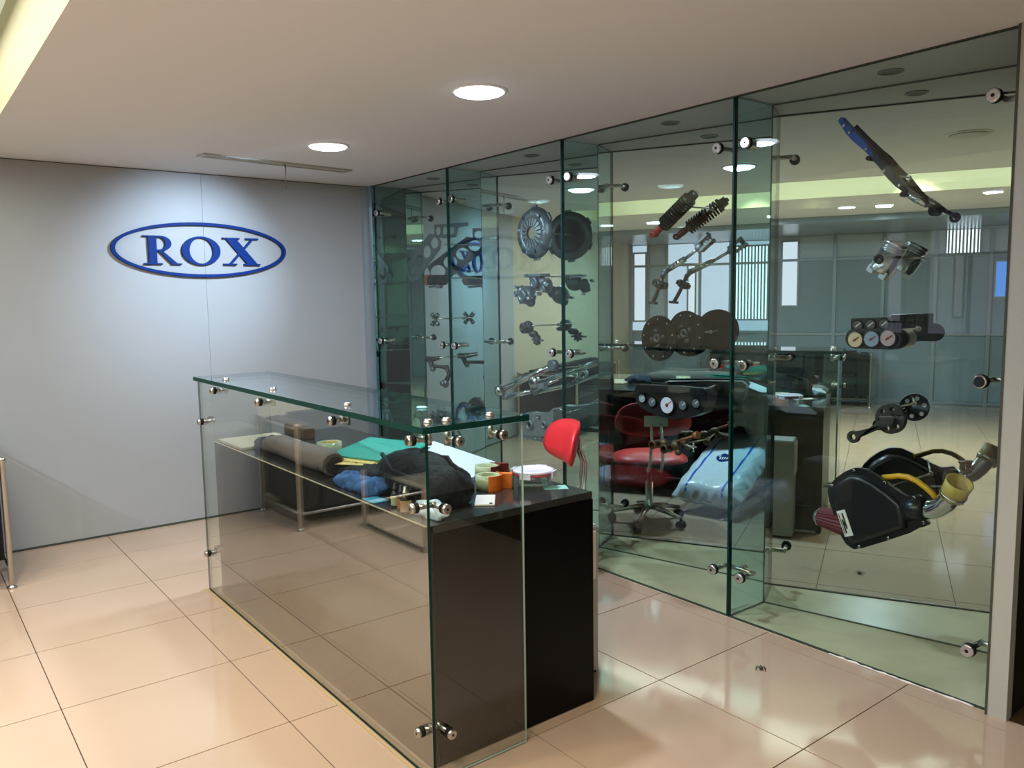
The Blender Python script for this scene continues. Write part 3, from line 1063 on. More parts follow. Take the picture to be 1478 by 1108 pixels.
dispenser((1.755, 2.42, ZD), math.radians(-48), 'e2701c', 'orange tape dispenser next to the glass food container')
dispenser((1.85, 2.56, ZD), math.radians(-30), '6d2018', 'dark red tape dispenser behind the orange one')
fc = thing('food_container', 'round glass food container with clear pink rimmed lid', 'container', (1.915, 2.345, ZD))
B().lathe((0, 0, 0), (0, 0, 1), [(0.0, 0.056), (0.004, 0.062), (0.045, 0.074), (0.046, 0.071), (0.007, 0.059), (0.006, 0.0)], 32, cap=False).obj('bowl', M['clear'], fc)
B().lathe((0, 0, 0.047), (0, 0, 1), [(0.0, 0.070), (0.0, 0.078), (0.006, 0.079), (0.008, 0.070), (0.0, 0.070)], 32, cap=False).obj('seal', mat('pink_seal', 'c8465a', 0.4), fc)
B().lathe((0, 0, 0.053), (0, 0, 1), [(0.001, 0.068), (0.003, 0.080), (0.011, 0.080), (0.013, 0.066), (0.010, 0.052), (0.010, 0.001)], 32, cap=False).obj('lid', mat('lid_plastic', 'd5d0e0', 0.15), fc)
for k in range(4):
    a = k * PI / 2 + 0.5
    d = Vector((math.cos(a), math.sin(a), 0))
    B().obox(d * 0.084 + Vector((0, 0, 0.052)), d, (-d.y, d.x, 0), (0, 0, 1), 0.003, 0.022, 0.012).obj('lid_clip', mat('clip_plastic', 'd9d6e2', 0.2), fc)
ph = thing('phone', 'white phone lying flat beside the black bag', 'phone', (1.635, 2.275, ZD), math.radians(-38))
B().box(-0.035, 0.035, -0.07, 0.07, 0, 0.006).obj('body', M['plate'], ph, 0.002)
B().lathe((0.022, -0.058, 0.006), (0, 0, 1), [(0, 0.006), (0.002, 0.006)], 14).obj('camera_lens', M['hole'], ph)
o = B().box(-0.045, 0.045, -0.03, 0.03, 0, 0.001).obj('banknote', mat('green_blue_note', '7fc0b4', 0.5, noise=0.25, nscale=14))
o.location = (1.955, 2.265, ZD)
o.rotation_euler = (0, 0, math.radians(-30))
tag(o, 'pale green and blue card at the back right desk corner', 'card')

# dead insect on the tiles
p = at(1098, 966, 2, 0.0)
ins = thing('dead_insect', 'small dark dead insect lying on the tiles before the showcase', 'insect', (p.x, p.y, 0), 0.6)
B().sphere((0, 0, 0.007), 0.008, 1.5, 0.9, 0.8, 12).sphere((0.014, 0, 0.007), 0.005, seg=10).obj('body', M['iron'], ins)
for s_ in (-1, 1):
    for k in range(3):
        B().tube([(0.006 - 0.006 * k, 0.004 * s_, 0.008), (0.008 - 0.01 * k, 0.014 * s_, 0.013), (0.010 - 0.014 * k, 0.020 * s_, 0.001)], 0.0011, 5).obj('leg', M['hole'], ins)


# ================================================================== CAR PARTS IN THE SHOWCASE
def mirror_x(y):
    for a, b_ in zip(FINS, FINS[1:]):
        if b_ <= y <= a:
            return 3.35 + 0.28 * (a - y) / (a - b_)
    return 3.5


class Ex:
    """an exhibit: local x = right as a visitor sees it, local y = into the case, local z = up; its depth plane is X = x0"""
    def __init__(s, name, label, cat, px, py, x0, group=None):
        s.x0 = x0
        s.o = at(px, py, 0, x0)
        s.t = thing(name, label, cat, s.o, -PI / 2, group)

    def l(s, px, py, d=0.0):
        p = at(px, py, 0, s.x0)
        return Vector((-(p.y - s.o.y), d, p.z - s.o.z))

    def rod(s, px, py, z=None):
        """thin mounting rod from the part back to the mirror"""
        a = s.l(px, py)
        Y = s.o.y - a.x
        dx = mirror_x(Y) - s.x0
        b = B()
        b.cyl(a, (a.x, dx - 0.002, a.z), 0.004, seg=8)
        b.cyl((a.x, dx - 0.012, a.z), (a.x, dx - 0.002, a.z), 0.010, seg=10)
        b.obj('mounting_rod', M['steel'], s.t)


g_ = 'car parts shown in the glass showcase'
NY = Vector((0, 1, 0))

# -- blue suspension arm
e = Ex('suspension_arm', 'long blue metal suspension arm hanging diagonally in the right bay', 'car part', 1270, 240, 3.33)
poly = lambda L, d=0.0: [e.l(x, y, d) for x, y in L]
B().prism(poly([(1212, 175), (1217, 169), (1224, 177), (1236, 190), (1252, 206), (1262, 220), (1268, 232), (1258, 226), (1246, 214), (1233, 203), (1225, 194)], -0.02), (0, 0.04, 0)).obj('upper_blade', M['bluemetal'], e.t, 0.003)
B().prism(poly([(1252, 206), (1262, 214), (1276, 232), (1290, 246), (1302, 262), (1314, 276), (1308, 279), (1296, 270), (1284, 258), (1272, 242), (1258, 227)], -0.018), (0, 0.036, 0)).obj('lower_blade', M['tealmetal'], e.t, 0.003)
for x, y in ((1222, 182), (1230, 192), (1254, 216), (1280, 247), (1302, 268)):
    p = e.l(x, y, -0.02)
    B().lathe(p, -NY, [(0, 0.007), (0.005, 0.007), (0.008, 0.003)], 10).obj('bolt', M['chrome'], e.t)
for x, y in ((1258, 229), (1307, 281)):
    p = e.l(x, y)
    B().cyl(p - NY * 0.03, p + NY * 0.03, 0.010).obj('bushing', M['rubber'], e.t)
B().tube([e.l(1305, 274), e.l(1322, 286), e.l(1338, 296)], [0.016, 0.018, 0.012], 12).obj('chrome_sleeve', M['chrome'], e.t)
B().tube([e.l(1334, 293), e.l(1346, 299), e.l(1354, 304)], [0.010, 0.009, 0.012], 10).obj('end_link', M['iron'], e.t)
p = e.l(1350, 304)
B().lathe(p - NY * 0.016, NY, [(0, 0.010), (0, 0.022), (0.032, 0.022), (0.032, 0.010), (0, 0.010)], 16, cap=False).obj('ball_joint', M['rubber'], e.t)
e.rod(1285, 252)

# -- piston
e = Ex('piston', 'shiny tilted engine piston with ring grooves in the right bay', 'car part', 1284, 368, 3.30)
ax = Vector((0.50, 0.0, 0.86)).normalized()
b = B()
prof = [(-0.074, 0.046), (-0.070, 0.047), (0.018, 0.049)]
for k in range(3):
    z = 0.018 + 0.011 * k
    prof += [(z, 0.049), (z + 0.0005, 0.045), (z + 0.004, 0.045), (z + 0.0045, 0.049)]
prof += [(0.058, 0.049), (0.061, 0.046)]
b.lathe((0, 0, 0), ax, prof, 32)
b.obj('body', M['satin'], e.t)
B().lathe(ax * 0.061, ax, [(0, 0.040), (-0.002, 0.03), (-0.003, 0.002)], 24, cap=False).obj('crown_dish', M['cast'], e.t)
pb = -ax * 0.018
for s_ in (-1, 1):
    q = pb + Vector((-0.012, -0.047 if s_ < 0 else 0.030, 0))
    B().lathe(q, (0, s_ * 1.0, 0), [(0.0, 0.020), (0.006, 0.020), (0.006, 0.012), (0.001, 0.012), (0.001, 0.0)], 20, cap=False).obj('pin_boss', M['iron'] if s_ < 0 else M['cast'], e.t)
side = Vector((0.86, 0, -0.5))
for s_ in (-1, 1):
    c = -ax * 0.062 + side * 0.030 * s_
    B().obox(c - ax * 0.016, side, (0, 1, 0), ax, 0.014, 0.030, 0.016).obj('skirt', M['satin'], e.t)
e.rod(1299, 371)

# -- triple gauge pods
e = Ex('gauge_pod', 'two stacked black pods of three round gauges each in the right bay', 'car part', 1265, 479, 3.19)


def capsule(cx, cz, hw, hh, n=10):
    r = hh
    return [(cx + hw - r + r * math.cos(-PI / 2 + PI * k / n), cz + r * math.sin(-PI / 2 + PI * k / n)) for k in range(n + 1)] + [(cx - hw + r + r * math.cos(PI / 2 + PI * k / n), cz + r * math.sin(PI / 2 + PI * k / n)) for k in range(n + 1)]


a0, a1 = e.l(1236, 459), e.l(1296, 478)
ub = B()
ub.prism([(a0.x, -0.045, a0.z), (a1.x, -0.045, e.l(1296, 457).z), (a1.x, -0.045, a1.z + 0.006), (a1.x - 0.02, -0.045, a1.z), (a0.x + 0.02, -0.045, e.l(1236, 478).z), (a0.x, -0.045, e.l(1236, 474).z)], (0, 0.09, 0))
ub.obj('upper_housing', M['blackplastic'], e.t, 0.003)
for x, y in ((1247, 469), (1265.5, 468), (1285, 467)):
    p = e.l(x, y, -0.046)
    d = B().lathe(p, -NY, [(0, 0.024), (0.004, 0.024), (0.005, 0.020)], 20).obj('upper_gauge', M['rubber'], e.t)
    B().lathe(p - NY * 0.0052, -NY, [(0, 0.019), (0.0008, 0.019)], 18).obj('gauge_face', mat('dim_face', '4c4644', 0.4), d)
    B().obox(p - NY * 0.0068 + Vector((0.002, 0, 0.002)), (1, 0, 0.8), (0, 1, 0), (-0.8, 0, 1), 0.013, 0.0005, 0.0018).obj('needle', M['plate'], d)
c0, c1 = e.l(1233, 489), e.l(1313, 487)
cap_ = capsule((c0.x + c1.x) / 2, (c0.z + c1.z) / 2, (c1.x - c0.x) / 2, 0.040)
B().prism([(x, -0.07, z) for x, z in cap_], (0, 0.13, 0), True).obj('lower_housing', M['blackplastic'], e.t)
for (x, y), c in zip(((1249, 489), (1272.5, 488), (1296, 487)), ('cdb48c', '8795a8', 'b59a98')):
    p = e.l(x, y, -0.070)
    d = B().lathe(p, -NY, [(0, 0.036), (0.008, 0.036), (0.010, 0.032)], 24).obj('lower_gauge', M['blackplastic'], e.t)
    B().lathe(p - NY * 0.0102, -NY, [(0, 0.030), (0.001, 0.030)], 24).obj('gauge_face', mat('face_' + c, c, 0.4), d)
    B().obox(p - NY * 0.0124 + Vector((0.004, 0, 0.003)), (1, 0, 0.7), (0, 1, 0), (-0.7, 0, 1), 0.016, 0.0006, 0.0022).lathe(p - NY * 0.0112, -NY, [(0, 0.005), (0.002, 0.005)], 10).obj('needle', M['reddark'], d)
for k in range(3):
    p = Vector((a0.x + (a1.x - a0.x) * (0.2 + 0.3 * k), 0.045, (a0.z + a1.z) / 2))
    B().lathe(p, NY, [(0, 0.018), (0.006, 0.016), (0.006, 0.010), (0.012, 0.008)], 12).obj('socket', M['brass'], e.t)
e.rod(1272, 478)

# -- connecting rod with crank disc
e = Ex('connecting_rod', 'iron connecting rod fixed to a round crank disc in the right bay', 'car part', 1283, 605, 3.29)
dc = e.l(1286, 604)
holes = [ell(0.042 * math.cos(k * PI / 3 + 0.3), 0.042 * math.sin(k * PI / 3 + 0.3), 0.011, n=14) for k in range(6)]
dsk = plate(ell(0, 0, 0.062, n=36), holes, 0.022, 'crank_disc', M['iron'], e.t, 0.001)
dsk.location = dc
B().lathe(dc - NY * 0.035, NY, [(0, 0.008), (0, 0.016), (0.008, 0.022), (0.024, 0.026), (0.026, 0.034)], 20).obj('hub', M['alloy'], e.t)
sm = e.l(1237, 629, -0.025)
big = dc + Vector((0, -0.025, 0))
dv = (sm - big).normalized()
nv = Vector((-dv.z, 0, dv.x))
ang = math.atan2(dv.z, dv.x)
ln = (sm - big).length
out = [(big.x + 0.030 * math.cos(ang + a), big.z + 0.030 * math.sin(ang + a)) for a in [0.45 + (2 * PI - 0.9) * k / 16 for k in range(17)]][::-1]
tip = [(sm.x + 0.025 * math.cos(ang + a), sm.z + 0.025 * math.sin(ang + a)) for a in [PI - 0.6 - (2 * PI - 1.2) * k / 16 for k in range(17)]][::-1]
rodm = plate(out[::-1] + tip[::-1], [ell(sm.x, sm.z, 0.0145, n=18)], 0.018, 'rod', M['iron'], e.t, 0.0015)
rodm.location = (0, -0.027, 0)
e.rod(1284, 589)

# -- air intake box
e = Ex('air_intake_box', 'black air intake box with red cone filter, chrome elbow pipe and yellow hose', 'car part', 1262, 733, 3.20)
flange = [(1195.7, 707), (1200, 698), (1209, 688.5), (1221, 680), (1233.6, 674.8), (1244, 675), (1253, 677), (1266, 685), (1279, 694), (1294, 705), (1309, 716), (1326, 714), (1331, 716), (1329, 734), (1333, 748), (1341, 752), (1342, 756), (1337.6, 759), (1326.7, 760), (1316, 768), (1280, 780), (1246.6, 790), (1233.6, 792), (1222, 784), (1216.3, 773), (1208, 749), (1199, 724.6)]
fl = [e.l(x, y) for x, y in flange]
B().prism([p + NY * -0.012 for p in fl], (0, 0.024, 0)).obj('flange', M['blackplastic'], e.t, 0.003)
cx_ = sum(p.x for p in fl) / len(fl)
cz_ = sum(p.z for p in fl) / len(fl)
inner = [(1206, 708), (1216, 695), (1233, 686), (1248, 688), (1266, 697), (1289, 714), (1303, 727), (1308, 744), (1309, 759), (1280, 768), (1246, 779), (1236, 781), (1226, 770), (1213, 735)]
ip = [e.l(x, y, -0.012) for x, y in inner]
ic = sum(ip, Vector()) / len(ip)


def raised(pts, c, steps, name, m):
    b = B()
    rings = [[b.bm.verts.new(c + (p - c) * s_ + NY * d) for p in pts] for s_, d in steps]
    for A_, C_ in zip(rings, rings[1:]):
        for k in range(len(pts)):
            b.bm.faces.new((A_[k], A_[(k + 1) % len(pts)], C_[(k + 1) % len(pts)], C_[k])).smooth = True
    b.bm.faces.new(rings[-1])
    b.bm.faces.new(rings[0][::-1])
    return b.obj(name, m, e.t)


raised(ip, ic, ((1.05, 0.0), (1.04, -0.010), (1.00, -0.020), (0.93, -0.024), (0.88, -0.024)), 'front_cover', M['blackplastic'])
raised([p + NY * 0.024 for p in ip], ic + NY * 0.024, ((1.08, 0.0), (1.06, 0.03), (0.98, 0.055), (0.90, 0.06)), 'rear_shell', M['blackplastic'])
for x, y in ((1234.5, 678), (1203.5, 700), (1279, 696), (1321.5, 717.5), (1334.5, 753), (1283.5, 775), (1242, 787.5)):
    p = e.l(x, y, -0.012)
    B().lathe(p, -NY, [(0, 0.008), (0.003, 0.008), (0.005, 0.005)], 10).obj('screw', M['chrome'], e.t)
pl = e.l(1226.5, 752.5, -0.0385)
u_ = Vector((0.38, 0, -0.92)).normalized()
v_ = Vector((0.92, 0, 0.38))
lb = B().obox(pl, u_, NY, v_, 0.056, 0.0012, 0.020).obj('badge', M['plate'], e.t)
k = B()
k.obox(pl + NY * -0.0014 + v_ * 0.003 - u_ * 0.010, u_, NY, v_, 0.034, 0.0006, 0.0035)
k.obox(pl + NY * -0.0014 - v_ * 0.006 + u_ * 0.012, u_, NY, v_, 0.030, 0.0006, 0.0035)
k.obox(pl + NY * -0.0016 + u_ * 0.004, u_ + v_ * 0.5, NY, v_ - u_ * 0.5, 0.010, 0.0006, 0.004)
k.obox(pl + NY * -0.0014 - v_ * 0.0145, u_, NY, v_, 0.045, 0.0006, 0.0018)
k.obj('badge_print', M['ink'], lb)
fa, fb = e.l(1220, 757, 0.03), e.l(1177.5, 747, 0.03)
fd = (fb - fa).normalized()
b = B()
N = 44
rings = []
for t_, r_ in ((0, 0.062), (1, 0.040)):
    _, u2, v2 = B.basis(fd)
    c = fa.lerp(fb, t_)
    rings.append([b.bm.verts.new(c + (u2 * math.cos(2 * PI * q / N) + v2 * math.sin(2 * PI * q / N)) * (r_ * (1.0 if q % 2 else 0.92))) for q in range(N)])
for q in range(N):
    b.bm.faces.new((rings[0][q], rings[0][(q + 1) % N], rings[1][(q + 1) % N], rings[1][q]))
b.bm.faces.new(rings[0])
b.bm.faces.new(rings[1][::-1])
b.obj('cone_filter', M['filter'], e.t)
B().lathe(fb - fd * 0.004, fd, [(0, 0.040), (0.006, 0.040), (0.012, 0.027), (0.022, 0.025), (0.026, 0.018)], 20).obj('filter_cap', M['chrome'], e.t)
oa, ob = e.l(1308, 736, 0.0), e.l(1336, 733, 0.0)
B().lathe(oa, ob - oa, [(0, 0.046), ((ob - oa).length, 0.043)], 20).obj('outlet_collar', M['blackplastic'], e.t)
path = [e.l(1332, 735, 0.0), e.l(1346, 735, -0.004), e.l(1358, 731, -0.01), e.l(1368, 724, -0.02), e.l(1378, 714, -0.03), e.l(1384, 706, -0.036)]
B().tube(path, 0.0385, 20).obj('elbow_pipe', M['chrome'], e.t)
ca, cb2 = e.l(1379, 715, -0.030), e.l(1394, 693, -0.05)
cd = cb2 - ca
B().lathe(ca, cd, [(0, 0.041), (0, 0.046), (cd.length * 0.5, 0.047), (cd.length, 0.050), (cd.length, 0.043), (cd.length * 0.3, 0.041), (cd.length * 0.3, 0.0)], 24, cap=False).obj('yellow_coupler', M['cream'], e.t)
B().lathe(ca + cd * 0.12, cd, [(0, 0.047), (0, 0.0495), (0.012, 0.0495), (0.012, 0.047)], 24, cap=False).cyl(e.l(1386, 726, -0.03), e.l(1395, 724, -0.03), 0.006).obj('hose_clamp', M['chrome'], e.t)
B().tube([e.l(1270, 690, 0.03), e.l(1282, 689, 0.02), e.l(1297, 686.5, 0.0), e.l(1312, 688, -0.005), e.l(1326, 694, -0.01), e.l(1338, 703, -0.01), e.l(1348, 713, -0.005), e.l(1352, 722, 0.0)], 0.0115, 10).obj('yellow_hose', M['yellow'], e.t)
for x in (1340, 1350):
    B().cyl(e.l(x, 719, 0.05), e.l(x, 707, 0.05), 0.012).cyl(e.l(x, 707, 0.05), e.l(x, 704, 0.05), 0.016).obj('breather', M['blackplastic'], e.t)
e.rod(1290, 700)

# -- shock absorber
e = Ex('shock_absorber', 'black coil spring shock absorber with red foot hanging tilted in the middle bay', 'car part', 972, 310, 3.325)
p0, p1 = e.l(944, 338), e.l(1003, 279)
dv = (p1 - p0).normalized()
L_ = (p1 - p0).length
B().lathe(p0, dv, [(0, 0.012), (0.006, 0.020), (0.05, 0.020), (0.07, 0.017), (0.24 * L_, 0.017)], 14).obj('red_foot', M['reddark'], e.t)
B().lathe(p0 - NY * 0.02, NY, [(0, 0.008), (0, 0.018), (0.04, 0.018), (0.04, 0.008), (0, 0.008)], 14, cap=False).obj('lower_eye', M['reddark'], e.t)
B().lathe(p0 + dv * L_ * 0.22, dv, [(0, 0.024), (0.01, 0.028), (0.36 * L_, 0.028), (0.37 * L_, 0.022)], 16).obj('damper_body', M['blackplastic'], e.t)
B().lathe(p0 + dv * L_ * 0.58, dv, [(0, 0.010), (0.45 * L_, 0.010)], 12).obj('piston_shaft', M['chrome'], e.t)
_, u2, v2 = B.basis(dv)
n_ = 150
B().tube([p0 + dv * L_ * (0.24 + 0.60 * k / n_) + (u2 * math.cos(2 * PI * k / 13) + v2 * math.sin(2 * PI * k / 13)) * 0.036 for k in range(n_ + 1)], 0.0058, 6).obj('coil_spring', M['rubber'], e.t)
B().lathe(p0 + dv * L_ * 0.84, dv, [(0, 0.040), (0.012, 0.040), (0.02, 0.028), (0.05, 0.026)], 16).obj('top_mount', M['blackplastic'], e.t)
B().lathe(p1 - dv * 0.05, dv, [(0, 0.014), (0.05, 0.014), (0.06, 0.010)], 12).obj('top_stud', M['alloy'], e.t)
e.rod(990, 298)

# -- steering shaft
e = Ex('steering_shaft', 'chrome steering shaft with fork end and dark gear in the middle bay', 'car part', 985, 390, 3.33)
pt_ = [e.l(*q) for q in ((1025, 343), (1010, 357), (988, 374), (961, 391), (956, 399), (953, 410), (946, 428), (942, 437))]
for s_ in (-1, 1):
    B().obox(pt_[0].lerp(pt_[1], 0.5) + Vector((0.707, 0, -0.707)) * 0.021 * s_, pt_[0] - pt_[1], NY, (pt_[0] - pt_[1]).cross(NY), 0.046, 0.018, 0.007).obj('fork_arm', M['cast'], e.t)
B().sphere(pt_[1], 0.026).obj('fork_base', M['cast'], e.t)
fa_ = pt_[0].lerp(pt_[1], 0.1)
fq_ = (pt_[0] - pt_[1]).cross(NY).normalized()
B().cyl(fa_ - fq_ * 0.032, fa_ + fq_ * 0.032, 0.013).obj('fork_pin', M['iron'], e.t)
B().cyl(pt_[1], pt_[2], 0.009).obj('shaft', M['chrome'], e.t)
b = B().cyl(pt_[2], pt_[3], 0.016)
b.obj('slotted_sleeve', M['chrome'], e.t)
dv = (pt_[3] - pt_[2])
for k in range(5):
    B().lathe(pt_[2] + dv * (0.15 + 0.17 * k) - NY * 0.0165, NY, [(0, 0.0045), (0.001, 0.0045)], 8).obj('slot', M['hole'], e.t)
B().sphere(pt_[3], 0.018).cyl(pt_[3], pt_[4], 0.014).obj('joint', M['alloy'], e.t)
gd = (pt_[6] - pt_[4]).normalized()
b = B().lathe(pt_[5] - gd * 0.022, gd, [(0, 0.022), (0.004, 0.034), (0.036, 0.034), (0.044, 0.022)], 18)
for k in range(9):
    a = 2 * PI * k / 9
    _, u2, v2 = B.basis(gd)
    b.obox(pt_[5] + (u2 * math.cos(a) + v2 * math.sin(a)) * 0.036, u2 * math.cos(a) + v2 * math.sin(a), gd, u2 * -math.sin(a) + v2 * math.cos(a), 0.008, 0.012, 0.006)
b.obj('gear', M['iron'], e.t)
B().tube([pt_[4], pt_[5], pt_[6], pt_[7]], 0.011, 10).obj('lower_shaft', M['brass'], e.t)
B().obox(pt_[7], (1, 0, -0.1), NY, (0.1, 0, 1), 0.026, 0.012, 0.007).obj('foot_plate', M['iron'], e.t)
e.rod(984, 381)


# -- clutch friction discs
def friction_disc(label, px, py, x0, r, ang0):
    global e
    e = Ex('clutch_disc', label, 'car part', px, py, x0, None)
    B().lathe((0, 0.007, 0), -NY, [(0, r * 0.58), (0, r), (0.012, r), (0.014, r * 0.97), (0.014, r * 0.60), (0, r * 0.58)], 48, cap=False).obj('friction_ring', M['friction'], e.t)
    B().lathe((0, 0.003, 0), -NY, [(0, r * 0.60), (0.006, r * 0.60), (0.007, r * 0.45), (0.012, r * 0.43), (0.012, r * 0.22)], 40).obj('hub_plate', M['friction'], e.t)
    B().lathe((0, 0, 0), -NY, [(0, r * 0.20), (0.018, r * 0.20), (0.022, r * 0.17), (0.022, r * 0.10), (0.002, r * 0.10), (0.002, 0)], 24, cap=False).obj('spline_hub', M['iron'], e.t)
    for k in range(9):
        a = 2 * PI * k / 9 + ang0
        B().lathe((r * 0.84 * math.cos(a), -0.007, r * 0.84 * math.sin(a)), -NY, [(0, 0.0055), (0.003, 0.004)], 8).obj('rivet', M['chrome'], e.t)
    for k in range(4):
        a = 2 * PI * k / 4 + ang0
        c = Vector((r * 0.34 * math.cos(a), -0.011, r * 0.34 * math.sin(a)))
        t_ = Vector((-math.sin(a), 0, math.cos(a)))
        B().cyl(c - t_ * r * 0.10, c + t_ * r * 0.10, 0.008).obj('damper_spring', M['iron'], e.t)


friction_disc('dark round clutch friction disc, the front left one in the middle bay', 951, 488, 3.285, 0.122, 0.2)
e.rod(951, 484)
friction_disc('dark round clutch friction disc overlapped by the front left one', 990, 481, 3.315, 0.118, 0.5)
e.rod(990, 481)

# -- dashboard gauge cluster
e = Ex('gauge_cluster', 'black dashboard instrument cluster with five round gauges in the middle bay', 'car part', 970, 580, 3.29)
pg = [(919, 577), (922, 565), (927, 556), (975, 558), (1017, 561.5), (1023, 570), (1022, 579), (1016, 595), (1000, 601), (979, 606), (959, 602), (936, 592.5), (924, 586)]
pp = [e.l(x, y) for x, y in pg]
B().prism([p - NY * 0.015 for p in pp], (0, 0.09, 0)).obj('housing', M['blackplastic'], e.t, 0.006)
vis = [e.l(x, y, -0.045) for x, y in ((921, 567), (927, 554), (975, 556), (1018, 560), (1024, 570), (1016, 569), (975, 566), (930, 565))]
B().prism(vis, (0, 0.04, 0)).obj('visor', M['rubber'], e.t, 0.004)
for (x, y), r_, face in (((931.5, 574), 0.024, '8d9499'), ((946, 579.5), 0.026, '5a5f66'), ((967.5, 584), 0.047, 'c9c4cf'), ((990, 584), 0.026, '5a5f66'), ((1009, 581.5), 0.024, '4c5158')):
    p = e.l(x, y, -0.0155)
    d = B().lathe(p, -NY, [(0, r_ * 1.12), (0.010, r_ * 1.12), (0.012, r_)], 24).obj('gauge', M['rubber'], e.t)
    B().lathe(p - NY * 0.0122, -NY, [(0, r_ * 0.92), (0.001, r_ * 0.92)], 24).obj('gauge_face', mat('face' + face, face, 0.4), d)
    b = B()
    if r_ > 0.04:
        b.lathe(p - NY * 0.0134, -NY, [(0, r_ * 0.22), (0.0006, r_ * 0.22)], 20)
    b.obox(p - NY * 0.0144 + Vector((0.3, 0, 0.25)) * r_, (1, 0, 0.8), NY, (-0.8, 0, 1), r_ * 0.5, 0.0006, 0.0018)
    b.obj('needle', M['reddark'] if r_ > 0.04 else M['plate'], d)
for x, y in ((940, 570), (985, 572), (1002, 575)):
    B().lathe(e.l(x, y, 0.075), NY, [(0, 0.03), (0.02, 0.028), (0.03, 0.012)], 12).obj('rear_socket', M['brass'], e.t)
e.rod(985, 565)

# -- throttle body
e = Ex('throttle_body', 'brown metal twin throttle body with spindle in the middle bay', 'car part', 965, 650, 3.30)
for x, y in ((946, 641), (963, 647)):
    p = e.l(x, y, -0.03)
    B().lathe(p, NY, [(0.0, 0.018), (0.0, 0.025), (0.012, 0.025), (0.014, 0.021), (0.06, 0.024), (0.06, 0.016), (0.002, 0.016)], 18, cap=False).obj('throat', M['brass'], e.t)
    B().lathe(p + NY * 0.03, NY, [(0, 0.0165), (0.002, 0.0165)], 16).obj('throttle_plate', M['hole'], e.t)
b = B()
for k, (x, y, r_) in enumerate(((955, 640, 0.03), (972, 643, 0.034), (984, 638, 0.028), (975, 653, 0.022), (990, 645, 0.02))):
    b.sphere(e.l(x, y, 0.02), r_, 1.0, 0.8, 0.9, 10)
b.obj('casting', M['brass'], e.t)
B().cyl(e.l(976, 637), e.l(1004, 628, 0.01), 0.006).lathe(e.l(1000, 629, 0.01), (1, 0, 0.3), [(0, 0.016), (0.02, 0.022), (0.03, 0.02)], 12).obj('spindle', M['copper'], e.t)
b = B()
for a in range(4):
    b.cyl(e.l(1001, 645), e.l(1001 + 5 * math.cos(a * PI / 2), 645 + 7 * math.sin(a * PI / 2)), 0.005)
b.cyl(e.l(984, 640), e.l(1001, 645), 0.006)
b.obj('lever', M['chrome'], e.t)
e.rod(985, 640)

# -- clutch cover
e = Ex('clutch_cover', 'round grey clutch cover with radial spring fingers in the bay left of the second fin', 'car part', 769, 336, 3.285)
R_ = 0.162
B().lathe((0, 0.03, 0), -NY, [(0, R_ * 0.70), (0, R_), (0.012, R_), (0.02, R_ * 0.93), (0.040, R_ * 0.90), (0.045, R_ * 0.60), (0.038, R_ * 0.56), (0.01, R_ * 0.62), (0, R_ * 0.70)], 48, cap=False).obj('cover_plate', M['alloy'], e.t)
b = B()
for k in range(18):
    a = 2 * PI * k / 18
    w0, w1 = 0.13, 0.10
    q = [(r * math.cos(a + d), -0.012 - (R_ * 0.58 - r) * 0.12, r * math.sin(a + d)) for r, d in ((R_ * 0.58, -w0), (R_ * 0.58, w0), (R_ * 0.26, w1 * 1.2), (R_ * 0.26, -w1 * 1.2))]
    b.prism(q, (0, 0.003, 0))
b.obj('spring_fingers', M['cast'], e.t)['kind'] = 'stuff'
B().lathe((0, -0.001, 0), -NY, [(0, R_ * 0.25), (0.001, R_ * 0.25)], 24).obj('centre', mat('tan_centre', '94866c', 0.5), e.t)
B().lathe((0, 0.006, 0), -NY, [(0, R_ * 0.60), (0.001, R_ * 0.60)], 32).obj('pressure_plate', M['iron'], e.t)
for k in range(9):
    a = 2 * PI * k / 9 + 0.15
    c = Vector((R_ * 0.76 * math.cos(a), -0.013, R_ * 0.76 * math.sin(a)))
    B().obox(c, (math.cos(a), 0, math.sin(a)), NY, (-math.sin(a), 0, math.cos(a)), R_ * 0.08, 0.003, R_ * 0.035).obj('strap', M['hole'] if k % 2 else M['chrome'], e.t)
for k in range(6):
    a = 2 * PI * k / 6 + 0.6
    c = Vector((R_ * 1.0 * math.cos(a), 0.024, R_ * 1.0 * math.sin(a)))
    B().obox(c, (math.cos(a), 0, math.sin(a)), NY, (-math.sin(a), 0, math.cos(a)), R_ * 0.07, 0.006, R_ * 0.16).obj('lug', M['alloy'], e.t)
e.rod(774, 336)


def lumps(name, m, L, cyl_=()):
    b = B()
    for x, y, d, r_, sx, sz in L:
        b.sphere(e.l(x, y, d), r_, sx, 0.9, sz, 12)
    for x, y, d, r_, h in cyl_:
        p = e.l(x, y, d)
        b.lathe(p, -NY, [(0, r_), (h * 0.6, r_), (h * 0.7, r_ * 0.8), (h * 0.7, r_ * 0.5), (h * 0.55, r_ * 0.45)], 14)
    return b.obj(name, m, e.t)


